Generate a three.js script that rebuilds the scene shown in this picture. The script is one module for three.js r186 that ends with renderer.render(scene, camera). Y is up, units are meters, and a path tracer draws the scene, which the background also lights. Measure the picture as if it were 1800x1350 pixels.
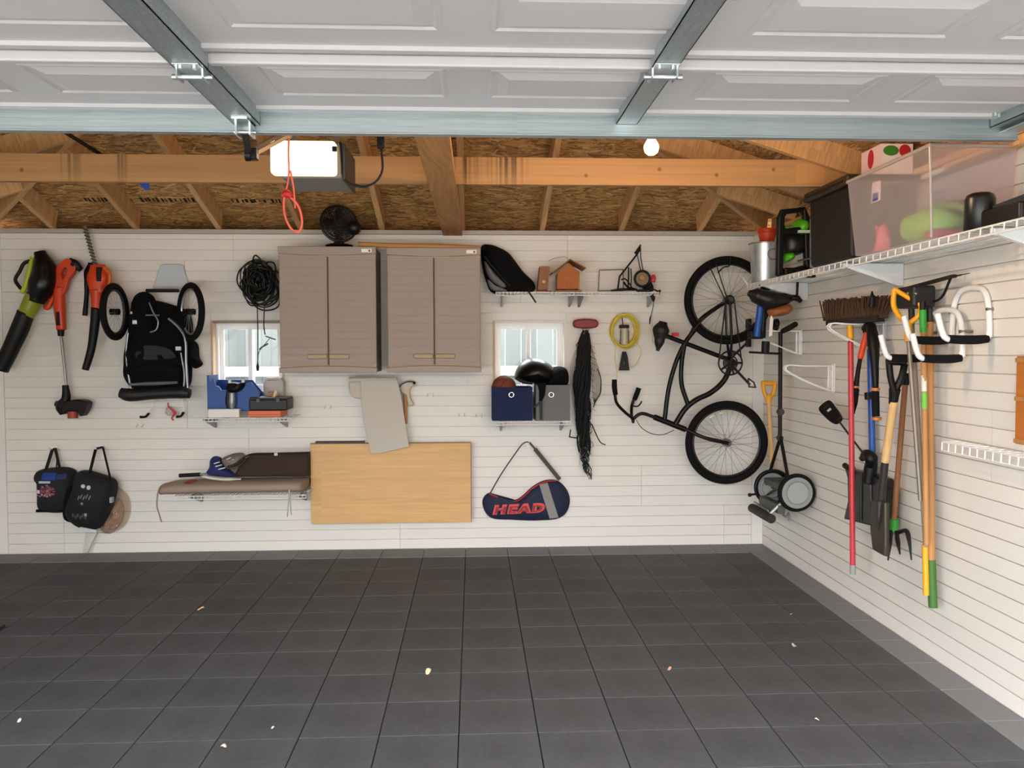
import * as THREE from 'three';
import { RoundedBoxGeometry } from 'three/addons/geometries/RoundedBoxGeometry.js';
import { mergeGeometries } from 'three/addons/utils/BufferGeometryUtils.js';
import { RectAreaLightUniformsLib } from 'three/addons/lights/RectAreaLightUniformsLib.js';
import { FontLoader } from 'three/addons/loaders/FontLoader.js';
import { TextGeometry } from 'three/addons/geometries/TextGeometry.js';
RectAreaLightUniformsLib.init();

// ---------- camera, sky, exposure (metres; back wall at z = 0, floor at y = 0) ----------
const scene = new THREE.Scene();
const camera = new THREE.PerspectiveCamera(49.927, 4 / 3, 0.05, 200);
camera.rotation.order = 'YXZ';
camera.position.set(0, 1.47, 6.12);
camera.rotation.set(-0.04010, -0.04672, -0.0026);
const renderer = new THREE.WebGLRenderer({ antialias: true });
renderer.toneMapping = THREE.LinearToneMapping;
renderer.toneMappingExposure = 1.0;
renderer.shadowMap.enabled = true;

let seed = 7;
const rnd = () => { seed = (seed * 1664525 + 1013904223) >>> 0; return seed / 4294967296; };
const rr = (a, b) => a + (b - a) * rnd();
function hash(x, y) { let h = (x * 374761393 + y * 668265263) | 0; h = (h ^ (h >>> 13)) * 1274126177 | 0; return ((h ^ (h >>> 16)) >>> 0) / 4294967296; }
function noise(x, y, p = 1e9) {
  const xi = Math.floor(x), yi = Math.floor(y), fx = x - xi, fy = y - yi, u = fx * fx * (3 - 2 * fx), v = fy * fy * (3 - 2 * fy);
  const m = (a) => ((a % p) + p) % p;
  const a = hash(m(xi), m(yi)), b = hash(m(xi + 1), m(yi)), c = hash(m(xi), m(yi + 1)), d = hash(m(xi + 1), m(yi + 1));
  return a + (b - a) * u + (c - a) * v + (a - b - c + d) * u * v;
}
const fbm = (x, y, p, o = 4) => { let s = 0, a = 0.5, n = 0; for (let i = 0; i < o; i++) { s += a * noise(x, y, p); n += a; a /= 2; x *= 2; y *= 2; p *= 2; } return s / n; };

// an even overcast sky with soft cloud patches
{
  const w = 512, h = 256, d = new Float32Array(w * h * 4);
  for (let j = 0; j < h; j++) for (let i = 0; i < w; i++) {
    const el = (j / h - 0.5) * Math.PI, cl = 0.9 + 0.2 * fbm(i / 64, j / 32, 8);
    const k = el > 0 ? 1 : 0.35, o = (j * w + i) * 4;
    d[o] = 0.92 * cl * k; d[o + 1] = 0.97 * cl * k; d[o + 2] = 1.02 * cl * k; d[o + 3] = 1;
  }
  const t = new THREE.DataTexture(d, w, h, THREE.RGBAFormat, THREE.FloatType);
  t.mapping = THREE.EquirectangularReflectionMapping; t.magFilter = THREE.LinearFilter; t.minFilter = THREE.LinearFilter; t.wrapS = THREE.RepeatWrapping; t.needsUpdate = true;
  scene.background = t; scene.backgroundIntensity = 14;
}

// ---------- helpers ----------
const V = (a) => new THREE.Vector3(a[0], a[1], a[2]);
const used = new Map();
function numbered(n) { const k = used.get(n) ?? 0; used.set(n, k + 1); return k ? n + '_' + String(k).padStart(3, '0') : n; }
function M(color, rough = 0.6, metal = 0, extra = {}) { return new THREE.MeshPhysicalMaterial({ color, roughness: rough, metalness: metal, side: THREE.DoubleSide, ...extra }); }
function mesh(name, geo, m, parent) {
  const g = Array.isArray(geo) ? merge(geo) : geo, o = new THREE.Mesh(g, m);
  o.name = parent === scene ? numbered(name) : name; o.castShadow = o.receiveShadow = true; parent.add(o); return o;
}
function thing(name, label, category, group) {
  const o = new THREE.Group(); o.name = numbered(name); o.userData = { label, category }; if (group) o.userData.group = group; scene.add(o); return o;
}
function single(name, label, category, geo, m, group) {
  const o = mesh(name, geo, m, scene); o.userData = { label, category }; if (group) o.userData.group = group; return o;
}
function struct(name, label) { const o = new THREE.Group(); o.name = name; o.userData = { kind: 'structure', label }; scene.add(o); return o; }
function plain(g) {
  let q = g.index ? g.toNonIndexed() : g;
  for (const k of Object.keys(q.attributes)) if (!['position', 'normal', 'uv'].includes(k)) q.deleteAttribute(k);
  if (!q.attributes.normal) q.computeVertexNormals();
  if (!q.attributes.uv) q.setAttribute('uv', new THREE.BufferAttribute(new Float32Array(q.attributes.position.count * 2), 2));
  return q;
}
const merge = (l) => mergeGeometries(l.flat(9).map(plain));
// uv in metres along the two axes that a face lies in; swap turns the grain
function metricUV(g, swap = false, off = 0) {
  const q = plain(g), p = q.attributes.position, n = q.attributes.normal, uv = q.attributes.uv;
  for (let i = 0; i < p.count; i++) {
    const ax = Math.abs(n.getX(i)), ay = Math.abs(n.getY(i)), az = Math.abs(n.getZ(i));
    let u, v; if (ay >= ax && ay >= az) { u = p.getX(i); v = p.getZ(i); } else if (ax > az) { u = p.getZ(i); v = p.getY(i); } else { u = p.getX(i); v = p.getY(i); }
    if (swap) [u, v] = [v, u]; uv.setXY(i, u + off, v + off * 0.37);
  }
  return q;
}
const bx = (x0, x1, y0, y1, z0, z1, r = 0) => (r ? new RoundedBoxGeometry(x1 - x0, y1 - y0, z1 - z0, 2, r) : new THREE.BoxGeometry(x1 - x0, y1 - y0, z1 - z0)).translate((x0 + x1) / 2, (y0 + y1) / 2, (z0 + z1) / 2);
function rod(a, b, r, r2 = r, seg = 10) {
  const p = V(a), q = V(b), d = q.clone().sub(p), L = d.length(), g = new THREE.CylinderGeometry(r2, r, L, seg);
  g.translate(0, L / 2, 0).applyQuaternion(new THREE.Quaternion().setFromUnitVectors(new THREE.Vector3(0, 1, 0), d.normalize())); return g.translate(p.x, p.y, p.z);
}
// a bar of rectangular section w x h between two points; "up" sets the h direction
function bar(a, b, w, h, up = [0, 1, 0]) {
  const p = V(a), q = V(b), d = q.clone().sub(p), L = d.length(); d.normalize();
  const s = new THREE.Vector3().crossVectors(V(up), d).normalize(), u = new THREE.Vector3().crossVectors(d, s);
  const m = new THREE.Matrix4().makeBasis(s, u, d), g = metricUV(new THREE.BoxGeometry(w, h, L));
  return g.applyMatrix4(m).translate((p.x + q.x) / 2, (p.y + q.y) / 2, (p.z + q.z) / 2);
}
const curve = (pts, closed = false) => new THREE.CatmullRomCurve3(pts.map(V), closed, 'centripetal');
const tube = (pts, r, n = 24, seg = 8, closed = false) => new THREE.TubeGeometry(curve(pts, closed), n, r, seg, closed);
const cap = (p, r) => new THREE.SphereGeometry(r, 10, 8).translate(p[0], p[1], p[2]);
const wire = (pts, r, seg = 6) => { const l = []; for (let i = 1; i < pts.length; i++) { l.push(rod(pts[i - 1], pts[i], r, r, seg)); if (i < pts.length - 1) l.push(cap(pts[i], r)); } return l; };
// a tapered body along a path: radii per point, sx/sy squash the section sideways / in depth
function body(pts, radii, { seg = 18, n = 30, depth = 1, square = 2, up = [0, 0, 1] } = {}) {
  const c = curve(pts), pos = [], idx = [], U = V(up);
  const at = (t) => { const x = t * (radii.length - 1), i = Math.min(radii.length - 2, Math.floor(x)), k = x - i, s = k * k * (3 - 2 * k); return radii[i] * (1 - s) + radii[i + 1] * s; };
  for (let i = 0; i <= n; i++) {
    const t = i / n, p = c.getPoint(t), d = c.getTangent(t), s = new THREE.Vector3().crossVectors(U, d).normalize(), w = new THREE.Vector3().crossVectors(d, s), R = at(t);
    for (let j = 0; j < seg; j++) {
      const a = j / seg * Math.PI * 2, ca = Math.cos(a), sa = Math.sin(a), q = Math.pow(Math.pow(Math.abs(ca), square) + Math.pow(Math.abs(sa), square), -1 / square);
      const v = p.clone().addScaledVector(s, ca * q * R).addScaledVector(w, sa * q * R * depth); pos.push(v.x, v.y, v.z);
    }
  }
  for (let i = 0; i < n; i++) for (let j = 0; j < seg; j++) { const a = i * seg + j, b = i * seg + (j + 1) % seg; idx.push(a, b, a + seg, b, b + seg, a + seg); }
  for (const [row, flip] of [[0, 1], [n, 0]]) {
    const p = c.getPoint(row / n), k = pos.length / 3; pos.push(p.x, p.y, p.z);
    for (let j = 0; j < seg; j++) { const a = row * seg + j, b = row * seg + (j + 1) % seg; flip ? idx.push(k, b, a) : idx.push(k, a, b); }
  }
  const g = new THREE.BufferGeometry(); g.setAttribute('position', new THREE.Float32BufferAttribute(pos, 3)); g.setIndex(idx); g.computeVertexNormals(); return g;
}
function shape(o, holes = []) { const s = new THREE.Shape(o.map((p) => new THREE.Vector2(p[0], p[1]))); for (const h of holes) s.holes.push(new THREE.Path(h.map((p) => new THREE.Vector2(p[0], p[1])))); return s; }
function smooth(o, n = 60) { const c = new THREE.CatmullRomCurve3(o.map((p) => new THREE.Vector3(p[0], p[1], 0)), true, 'centripetal'); return c.getSpacedPoints(n).slice(0, -1).map((v) => [v.x, v.y]); }
// a plate cut to an outline in the plane of the back wall, from z0 to z0 + d, edges bevelled by b
function plate(o, z0, d, b = 0.004, holes = []) {
  b = Math.min(b, d / 2.2);
  return new THREE.ExtrudeGeometry(shape(o, holes), { depth: d - 2 * b, bevelEnabled: b > 0, bevelThickness: b, bevelSize: b * 0.8, bevelOffset: -b * 0.8, bevelSegments: 2, curveSegments: 6 }).translate(0, 0, z0 + b);
}
// the same for the right wall: outline in [z, y], from x0 towards the room by d
function plateR(o, x0, d, b = 0.004, holes = []) {
  const f = (l) => l.map((p) => [p[0], p[1]]);
  return plate(f(o), 0, d, b, holes.map(f)).applyMatrix4(new THREE.Matrix4().set(0, 0, -1, x0, 0, 1, 0, 0, 1, 0, 0, 0, 0, 0, 0, 1));
}
// a stuffed cushion-like body over an outline: flat back at z0, bulging towards the room by d, lumps of size k
function puff(o, z0, d, { n = 64, rings = 9, lump = 0, freq = 14, pw = 0.5, sm = true } = {}) {
  const pts = sm ? smooth(o, n) : o, N = pts.length; let cx = 0, cy = 0; for (const p of pts) { cx += p[0] / N; cy += p[1] / N; }
  const pos = [], idx = [];
  for (let r = 0; r <= rings; r++) {
    const t = Math.cos(r / rings * Math.PI / 2);
    for (const [x, y] of pts) {
      const X = cx + (x - cx) * t, Y = cy + (y - cy) * t, z = d * Math.pow(1 - t * t, pw) * (1 + lump * (fbm(X * freq + 50, Y * freq + 50, 4096) - 0.5) * 2);
      pos.push(X, Y, z0 + 0.004 + z);
    }
  }
  for (let r = 0; r < rings; r++) for (let j = 0; j < N; j++) { const a = r * N + j, b = r * N + (j + 1) % N; idx.push(a, b, a + N, b, b + N, a + N); }
  const k = pos.length / 3; for (const [x, y] of pts) pos.push(x, y, z0);
  for (let j = 0; j < N; j++) { const a = j, b = (j + 1) % N; idx.push(k + a, k + b, a, k + b, b, a); }
  const m = pos.length / 3; pos.push(cx, cy, z0); for (let j = 0; j < N; j++) idx.push(m, k + (j + 1) % N, k + j);
  const g = new THREE.BufferGeometry(); g.setAttribute('position', new THREE.Float32BufferAttribute(pos, 3)); g.setIndex(idx); g.computeVertexNormals(); return g;
}
const ring = (c, R, r, axis = 'z', seg = 48, ts = 8) => { const g = new THREE.TorusGeometry(R, r, ts, seg); if (axis === 'x') g.rotateY(Math.PI / 2); if (axis === 'y') g.rotateX(Math.PI / 2); return g.translate(c[0], c[1], c[2]); };
const disc = (c, R, t, axis = 'z', R2 = R, seg = 32) => { const g = new THREE.CylinderGeometry(R2, R, t, seg); if (axis === 'z') g.rotateX(Math.PI / 2); if (axis === 'x') g.rotateZ(-Math.PI / 2); return g.translate(c[0], c[1], c[2]); };
const add = (a, b) => [a[0] + b[0], a[1] + b[1], a[2] + b[2]];
const mix = (a, b, t) => [a[0] + (b[0] - a[0]) * t, a[1] + (b[1] - a[1]) * t, a[2] + (b[2] - a[2]) * t];

// ---------- textures ----------
function canvasTex(w, h, draw, srgb = true) {
  const c = document.createElement('canvas'); c.width = w; c.height = h; draw(c.getContext('2d'), w, h);
  const t = new THREE.CanvasTexture(c); t.wrapS = t.wrapT = THREE.RepeatWrapping; t.magFilter = THREE.LinearFilter; if (srgb) t.colorSpace = THREE.SRGBColorSpace; return t;
}
function dataTex(w, h, f, srgb = true) {
  const d = new Uint8Array(w * h * 4);
  for (let j = 0; j < h; j++) for (let i = 0; i < w; i++) { const c = f(i / w, j / h), o = (j * w + i) * 4; d[o] = Math.max(0, Math.min(255, c[0])); d[o + 1] = Math.max(0, Math.min(255, c[1])); d[o + 2] = Math.max(0, Math.min(255, c[2])); d[o + 3] = 255; }
  const t = new THREE.DataTexture(d, w, h); t.wrapS = t.wrapT = THREE.RepeatWrapping; t.magFilter = THREE.LinearFilter; t.minFilter = THREE.LinearMipmapLinearFilter; t.generateMipmaps = true; if (srgb) t.colorSpace = THREE.SRGBColorSpace; t.needsUpdate = true; return t;
}
const rep = (t, u, v) => { const c = t.clone(); c.repeat.set(u, v); c.needsUpdate = true; return c; };
// pine: grain runs along v
const pineAt = (tone, knots) => dataTex(256, 1024, (u, v) => {
  const w = fbm(u * 3 + 9, v * 2, 4) * 0.5, g = fbm((u + w * 0.3) * 24, v * 3, 24, 3), s = Math.sin((u * 9 + w * 9 + 0.4 * fbm(u * 4, v * 4, 4)) * 6.28) * 0.5 + 0.5;
  let k = 0.82 + 0.14 * g + 0.07 * s, kn = 0;
  for (const [a, b, r] of knots) { const dx = (u - a), dy = (v - b) * 2.6, q = Math.sqrt(dx * dx + dy * dy) / r; if (q < 1.6) kn = Math.max(kn, q < 1 ? 1 - 0.5 * q : (1.6 - q) * 0.5); }
  k *= 1 - 0.55 * kn; const blot = fbm(u * 2 + 3, v * 5 + 1, 4);
  return [tone[0] * k * (0.95 + 0.1 * blot), tone[1] * k * (0.92 + 0.14 * blot), tone[2] * k * (0.88 + 0.18 * blot) ];
});
const pineTex = [pineAt([226, 178, 122], [[0.3, 0.2, 0.06], [0.7, 0.62, 0.07], [0.5, 0.9, 0.04]]), pineAt([214, 165, 110], [[0.6, 0.33, 0.08], [0.25, 0.75, 0.05]])];
const matPine = pineTex.map((t) => M(0xffffff, 0.75, 0, { map: rep(t, 3.5, 0.7) }));
const osbTex = canvasTex(1536, 1536, (c, w, h) => {
  c.fillStyle = '#9a6c34'; c.fillRect(0, 0, w, h);
  const cols = ['#c79452', '#a8783e', '#b88647', '#8a5c2a', '#d3a564', '#9b6c33', '#7a4f24', '#c08c4a', '#64401c', '#dcb274'];
  for (let i = 0; i < 15000; i++) {
    const x = rnd() * w, y = rnd() * h, L = 22 + rnd() * 80, T = 5 + rnd() * 16, a = (rnd() - 0.5) * (rnd() < 0.25 ? 2.2 : 0.7);
    c.globalAlpha = 0.35 + 0.45 * rnd(); c.fillStyle = cols[Math.floor(rnd() * cols.length)];
    for (const ox of [0, x > w - 110 ? -w : x < 110 ? w : 0]) for (const oy of [0, y > h - 110 ? -h : y < 110 ? h : 0]) {
      c.save(); c.translate(x + ox, y + oy); c.rotate(a); c.fillRect(-L / 2, -T / 2, L, T * (0.5 + 0.5 * rnd())); c.restore();
    }
    if (rnd() < 0.3) { c.globalAlpha = 0.5; c.fillStyle = '#3d2610'; c.save(); c.translate(x, y); c.rotate(a); c.fillRect(-L / 2, T / 2, L, 1.5 + 2 * rnd()); c.restore(); }
  }
  c.globalAlpha = 0.2; c.fillStyle = '#ffd9a0'; c.fillRect(0, 0, w, h); c.globalAlpha = 1;
});
const matOsb = M(0xffffff, 0.8, 0, { map: rep(osbTex, 1 / 1.9, 1 / 1.7) });
const plyTex = dataTex(512, 512, (u, v) => { const a = fbm(u * 3, v * 60, 64, 4), b = fbm(u * 8 + 4, v * 180, 256, 3), c = fbm(u * 2 + 7, v * 7, 8); const k = 0.88 + 0.1 * a + 0.07 * (b - 0.5) + 0.06 * (c - 0.5); return [236 * k, 196 * k, 138 * k]; });
const tileTex = dataTex(512, 512, (u, v) => { const s = fbm(u * 8, v * 8, 8, 5), f = fbm(u * 90, v * 90, 128, 2), scuff = Math.max(0, fbm(u * 5 + 3, v * 5 + 8, 8, 3) - 0.56) * Math.max(0, noise(u * 160, v * 60, 4096) - 0.55) * 9; const k = 84 + 16 * (s - 0.5) + 10 * (f - 0.5) + 46 * scuff; return [k, k * 1.01, k * 1.035]; });
const ribTex = dataTex(256, 256, (u, v) => { const s = 128 + 60 * Math.sin(u * Math.PI * 2 * 16) * (0.4 + 0.6 * (Math.sin(v * Math.PI * 2 * 2) > -0.6)); return [s, s, s]; }, false);
const galvTex = dataTex(256, 256, (u, v) => { const a = fbm(u * 10, v * 10, 16, 3), b = noise(u * 24, v * 24, 24), k = 0.86 + 0.14 * a + 0.08 * b; return [205 * k, 213 * k, 214 * k]; });
const clothTex = dataTex(256, 256, (u, v) => { const k = 200 + 30 * (Math.sin(u * 402) * 0.5 + Math.sin(v * 402) * 0.5) + 30 * (fbm(u * 20, v * 20, 32) - 0.5); return [k, k, k]; }, false);

// ---------- shared materials ----------
const white = M(0xe9e5df, 0.55), whiteTrim = M(0xe6e2dc, 0.5), vinyl = M(0xf0efec, 0.35);
const slatMats = [M(0xe7e1d8, 0.5), M(0xe6e0d7, 0.5), M(0xe8e2d9, 0.5)];
const galv = M(0xdfe3e4, 0.42, 0.85, { map: rep(galvTex, 3, 3) }), zinc = M(0xc9cfd0, 0.3, 0.9);
const steel = M(0x8d8f90, 0.35, 0.9), chrome = M(0xd8dadb, 0.18, 1), darkSteel = M(0x4a4742, 0.5, 0.7);
const black = M(0x0a0a0b, 0.5, 0, { specularIntensity: 0.6 }), blackGloss = M(0x08080a, 0.32, 0, { specularIntensity: 0.7 }), rubber = M(0x0b0b0b, 0.85, 0, { specularIntensity: 0.5 }), blackCloth = M(0x09090b, 0.92, 0, { specularIntensity: 0.4, bumpMap: clothTex, bumpScale: 0.0006 });
const orange = M(0xd6400e, 0.42), green = M(0x58b51f, 0.4), lime = M(0xb3c225, 0.42), yellow = M(0xe9a416, 0.45), red = M(0xc22126, 0.45), blue = M(0x1d4f9e, 0.45);
const whiteWire = M(0xf1efec, 0.35), greyPlastic = M(0x8f9392, 0.5), greyDark = M(0x55585a, 0.5);
const woodHandle = M(0xffffff, 0.55, 0, { map: rep(pineAt([226, 184, 126], []), 6, 1) }), woodBrown = M(0xffffff, 0.6, 0, { map: rep(pineAt([150, 98, 58], []), 6, 1) }), woodTan = M(0xffffff, 0.6, 0, { map: rep(pineAt([196, 140, 84], []), 6, 1) });

// ================= the shell =================
const XL = -3.46, XR = 2.185, ZF = 5.9, TOP = 2.325, PITCH = 0.0762;
const win = [[[-1.912,1.694],[-1.386,1.165]], [[0.144,1.693],[0.69,1.154]]].map(([a, b]) => ({ x0: a[0], x1: b[0], y1: a[1], y0: b[1] }));

// floor: slab, border strips, snap-together tiles
{
  const f = struct('floor', 'dark grey ribbed garage floor tiles with a lighter border along the walls');
  mesh('slab', bx(XL - 0.1, XR + 0.1, -0.15, -0.0168, -0.1, ZF + 0.15), M(0x3a3b3c, 0.9), f);
  const s = 0.3048, x0 = -0.062, z0 = 0.262, XB = 2.012, GAP = 0.0016;
  const tm = [0, 1, 2].map((i) => { const t = rep(tileTex, 0.62, 0.62), r = rep(ribTex, 1 / 0.16, 1 / 0.16); return M([0xfafafa, 0xffffff, 0xf6f6f7][i], [0.62, 0.66, 0.7][i], 0, { specularIntensity: 0.45, map: t, bumpMap: r, bumpScale: 0.0007 }); });
  const edge = M(0xffffff, 0.5, 0, { map: rep(tileTex, 0.5, 0.5), color: 0xffffff });
  const border = M(0x7e7f81, 0.65, 0, { specularIntensity: 0.5 });
  const tile = (w, d) => { const g = metricUV(new RoundedBoxGeometry(w - 2 * GAP, 0.016, d - 2 * GAP, 1, 0.0028)); return g; };
  const far = []; const cache = new Map();
  for (let k = -12; k < 8; k++) for (let j = 0; j < 19; j++) {
    let a = x0 + k * s, b = a + s; const c = z0 + j * s, d = c + s; if (b <= XL + 0.03) continue; if (a >= XB - 0.02) continue;
    a = Math.max(a, XL + 0.004); b = Math.min(b, XB);
    const key = (b - a).toFixed(3); if (!cache.has(key)) cache.set(key, tile(b - a, s));
    if (j > 10) { far.push(cache.get(key).clone().translate((a + b) / 2, -0.008, (c + d) / 2)); continue; }
    const o = mesh('tile', cache.get(key), tm[Math.floor(rnd() * 3)], f); o.position.set((a + b) / 2, -0.008 + rr(-0.0006, 0.0002), (c + d) / 2);
  }
  const rest = mesh('tile_field', far, tm[1], f); rest.userData.kind = 'stuff';
  for (let k = -12; k < 7; k++) { const a = Math.max(XL + 0.004, x0 + k * s), b = Math.min(XB, x0 + k * s + s); if (b > a) mesh('edge_tile', bx(a + GAP, b - GAP, -0.016, 0.002, 0.002, z0 - GAP, 0.003), border, f); }
  for (let j = -1; j < 18; j++) { const c = j < 0 ? 0.002 : z0 + j * s, d = z0 + (j + 1) * s; mesh('edge_tile', bx(XB + GAP, XR - 0.002 , -0.016, 0.002 , c + GAP, d - GAP, 0.003), border, f); }
}

// slat walls: sheathing behind, panels a foot high made of four slats each
function cut(x0, x1, y0, y1, holes) {
  let l = [[x0, x1]];
  for (const h of holes) if (y1 > h.y0 + 0.004 && y0 < h.y1 - 0.004) l = l.flatMap(([a, b]) => [[a, Math.min(b, h.x0)], [Math.max(a, h.x1), b]].filter(([p, q]) => q - p > 0.005));
  return l;
}
function slatWall(w, a0, a1, seams, holes, place) {
  let row = 0;
  for (let y = 0; y < TOP - 0.01; y += PITCH * 4, row++) {
    const cuts = [a0]; for (let k = -3; k < 4; k++) { const c = seams[row % seams.length] + k * 2.44; if (c > a0 + 0.06 && c < a1 - 0.06) cuts.push(c); } cuts.push(a1);
    for (let i = 1; i < cuts.length; i++) {
      const g = []; for (let q = 0; q < 4; q++) { const ya = y + q * PITCH, yb = Math.min(TOP, ya + PITCH); if (yb - ya > 0.004) for (const [a, b] of cut(cuts[i - 1] + 0.0006, cuts[i] - 0.0006, ya, yb, holes)) g.push(place(a, b, ya, yb, 0, 0.006)); }
      const p = mesh('panel', g, slatMats[1], w);
      for (let q = 0; q < 4; q++) {
        const ya = y + q * PITCH, yb = Math.min(TOP, ya + PITCH) ; if (yb - ya < 0.02) continue;
        for (const [a, b] of cut(cuts[i - 1] + 0.0009, cuts[i] - 0.0009, ya, yb, holes)) mesh('slat', place(a, b, ya + 0.0005, yb - 0.0046, 0.006, 0.018), slatMats[(row * 3 + i + q) % 3], p);
      }
    }
  }
}
{
  const w = struct('wall_back', 'white slat wall at the back of the garage');
  const z0 = -0.16, z1 = -0.018, h = [...win].sort((a, b) => a.x0 - b.x0), g = [];
  g.push(bx(XL - 0.14, XR + 0.14, -0.1, h[0].y0, z0, z1), bx(XL - 0.14, XR + 0.14, h[0].y1, TOP, z0, z1));
  g.push(bx(XL - 0.14, h[0].x0, h[0].y0, h[0].y1, z0, z1), bx(h[0].x1, h[1].x0, h[0].y0, h[0].y1, z0, z1), bx(h[1].x1, XR + 0.14, h[0].y0, h[0].y1, z0, z1));
  mesh('sheathing', g, white, w);
  slatWall(w, XL, XR, [-0.55, 1.26, -1.65, 0.35, -0.04, -1.1, -2.09, 0.7], win, (a, b, c, d, e, f) => bx(a, b, c, d, -0.018 + e, -0.018 + f));
}
{
  const w = struct('wall_right', 'white slat wall on the right hung with tools');
  mesh('sheathing', bx(XR + 0.018, XR + 0.16, -0.1, TOP, -0.16, ZF + 0.15), white, w);
  slatWall(w, 0, ZF, [0.9, 2.3, 1.4, 2.75, 0.6, 1.9, 2.45, 1.15], [], (a, b, c, d, e, f) => bx(XR + 0.018 - f, XR + 0.018 - e, c, d, a, b));
}
{
  const w = struct('wall_left', 'white wall on the left');
  mesh('sheathing', bx(XL - 0.16, XL, -0.1, TOP, -0.16, ZF + 0.15), white, w);
}
{
  const w = struct('wall_front', 'wall around the big garage door opening');
  mesh('sheathing', [bx(XL - 0.16, -3.3, -0.1, TOP, ZF, ZF + 0.15), bx(1.98, XR + 0.16, -0.1, TOP, ZF, ZF + 0.15), bx(-3.3, 1.98, 2.16, TOP, ZF, ZF + 0.15)], white, w);
}
{
  const t = struct('trim_1', 'white corner post between back and right wall');
  mesh('post', bx(XR - 0.085, XR - 0.052, 0.004, TOP, -0.002, 0.012), whiteTrim, t);
  mesh('post', bx(XR - 0.05, XR - 0.001, 0.004, TOP, -0.002, 0.006), whiteTrim, t);
  const u = struct('trim_2', 'white corner post at the left end of the back wall');
  mesh('post', bx(XL + 0.001, XL + 0.075, 0.004, TOP, -0.002, 0.01), whiteTrim, u);
  const v = struct('trim_3', 'grey plate along the top of the back wall');
  mesh('plate', bx(XL, XR, TOP, TOP + 0.0295, -0.15, 0.02), M(0xb3a99c, 0.6), v);
  const q = struct('trim_4', 'wooden plate along the top of the right wall');
  mesh('plate', metricUV(bx(XR - 0.02, XR + 0.15, TOP, TOP + 0.0295, 0, ZF), true), matPine[0], q);
  const p = struct('trim_5', 'wooden plate along the top of the left wall');
  mesh('plate', metricUV(bx(XL - 0.15, XL + 0.01, TOP, TOP + 0.0295, 0, ZF)), matPine[1], p);
}

// windows: two-sash sliders in pine jambs
win.forEach((h, i) => {
  const w = struct('window_' + (i + 1), ['small sliding window partly behind the left cabinet', 'small sliding window above the fabric bins'][i]);
  const t = 0.016, zf = 0.006, jm = M(0xcdb497, 0.65);
  mesh('jamb', metricUV(bx(h.x0, h.x0 + t, h.y0, h.y1, -0.16, zf)), jm, w); mesh('jamb', metricUV(bx(h.x1 - t, h.x1, h.y0, h.y1, -0.16, zf)), i ? whiteTrim : jm, w);
  mesh('jamb', metricUV(bx(h.x0 + t, h.x1 - t, h.y1 - t, h.y1, -0.16, zf)), i ? whiteTrim : M(0x9c8b78, 0.65), w); mesh('window_sill', metricUV(bx(h.x0 + t, h.x1 - t, h.y0, h.y0 + t, -0.16, zf + 0.004)), whiteTrim, w);
  const X0 = h.x0 + t, X1 = h.x1 - t, Y0 = h.y0 + t, Y1 = h.y1 - t, xm = (X0 + X1) / 2, fr = 0.028, z = -0.11;
  const frame = (a, b, c, d, k, za, zb) => [bx(a, a + k, c, d, za, zb), bx(b - k, b, c, d, za, zb), bx(a + k, b - k, d - k, d, za, zb), bx(a + k, b - k, c, c + k, za, zb)];
  mesh('window_frame', frame(X0, X1, Y0, Y1, 0.016, z - 0.03, z + 0.04), vinyl, w);
  for (const [a, b, k] of [[X0 + 0.016, xm + 0.018, 0], [xm - 0.018, X1 - 0.016, 0.024]]) {
    const s = mesh('sash', frame(a, b, Y0 + 0.016, Y1 - 0.016, fr, z - 0.024 + k, z + k), vinyl, w);
    mesh('pane', bx(a + fr, b - fr, Y0 + 0.016 + fr, Y1 - 0.016 - fr, z - 0.014 + k, z - 0.010 + k), M(0xffffff, 0.02, 0, { transmission: 1, thickness: 0, ior: 1.45 }), s);
  }
});

// what lies outside: a pale board fence behind the garage and the driveway in front
{
  const fm = [M(0x4f5553, 0.8), M(0x484e4d, 0.8), M(0x565c5a, 0.8)];
  const f = thing('board_fence', 'pale grey board fence seen through the two small windows', 'fence');
  for (let i = 0; i < 44; i++) mesh('board', bx(-3.3 + i * 0.15, -3.3 + i * 0.15 + 0.1475, -0.1, 2.1, -1.62, -1.6), fm[i % 3], f);
  mesh('rail', bx(-3.3, 3.3, 1.24, 1.33, -1.6, -1.56), M(0x9a9c9a, 0.7), f); mesh('rail', bx(-3.3, 3.3, 0.3, 0.39, -1.6, -1.56), M(0x9a9c9a, 0.7), f);
  const g = struct('ground', 'concrete driveway and yard around the garage'); mesh('driveway', bx(-14, 14, -0.4, -0.16, -8, 22), M(0xb5b0a8, 0.9), g);
  // unseen houses, added to hide the low sky and darken the back wall
  const st = struct('added_houses', 'unseen houses added to hide the low sky from the room'), wallM = M(0x8d877d, 0.9), roofM = M(0x5b5651, 0.9);
  const added_house = (x0, x1, z0, z1, h, along) => { const p = mesh('added_house', bx(x0, x1, -0.2, h, z0, z1), wallM, st), a = along ? [[x0, x1], [z0, z1]] : [[z0, z1], [x0, x1]], w = (a[1][1] - a[1][0]) / 2 + 0.4; const g = plate([[-w, 0], [w, 0], [0, w * 0.55]], 0, a[0][1] - a[0][0], 0); if (along) g.rotateY(Math.PI / 2).translate(x0, h, (z0 + z1) / 2); else g.translate((x0 + x1) / 2, h, z0); mesh('roof', g, roofM, p); };
  added_house(-22, -9, 34, 42, 3.4, 1); added_house(-6, 7, 34, 42, 3.2, 1); added_house(10, 23, 35, 43, 3.6, 1); added_house(5, 14, 8.5, 20, 5, 0);
  mesh('apron', bx(-3.3, 1.98, -0.158, -0.03, ZF, ZF + 0.6), M(0xa9a69f, 0.9), g);
}

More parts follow.
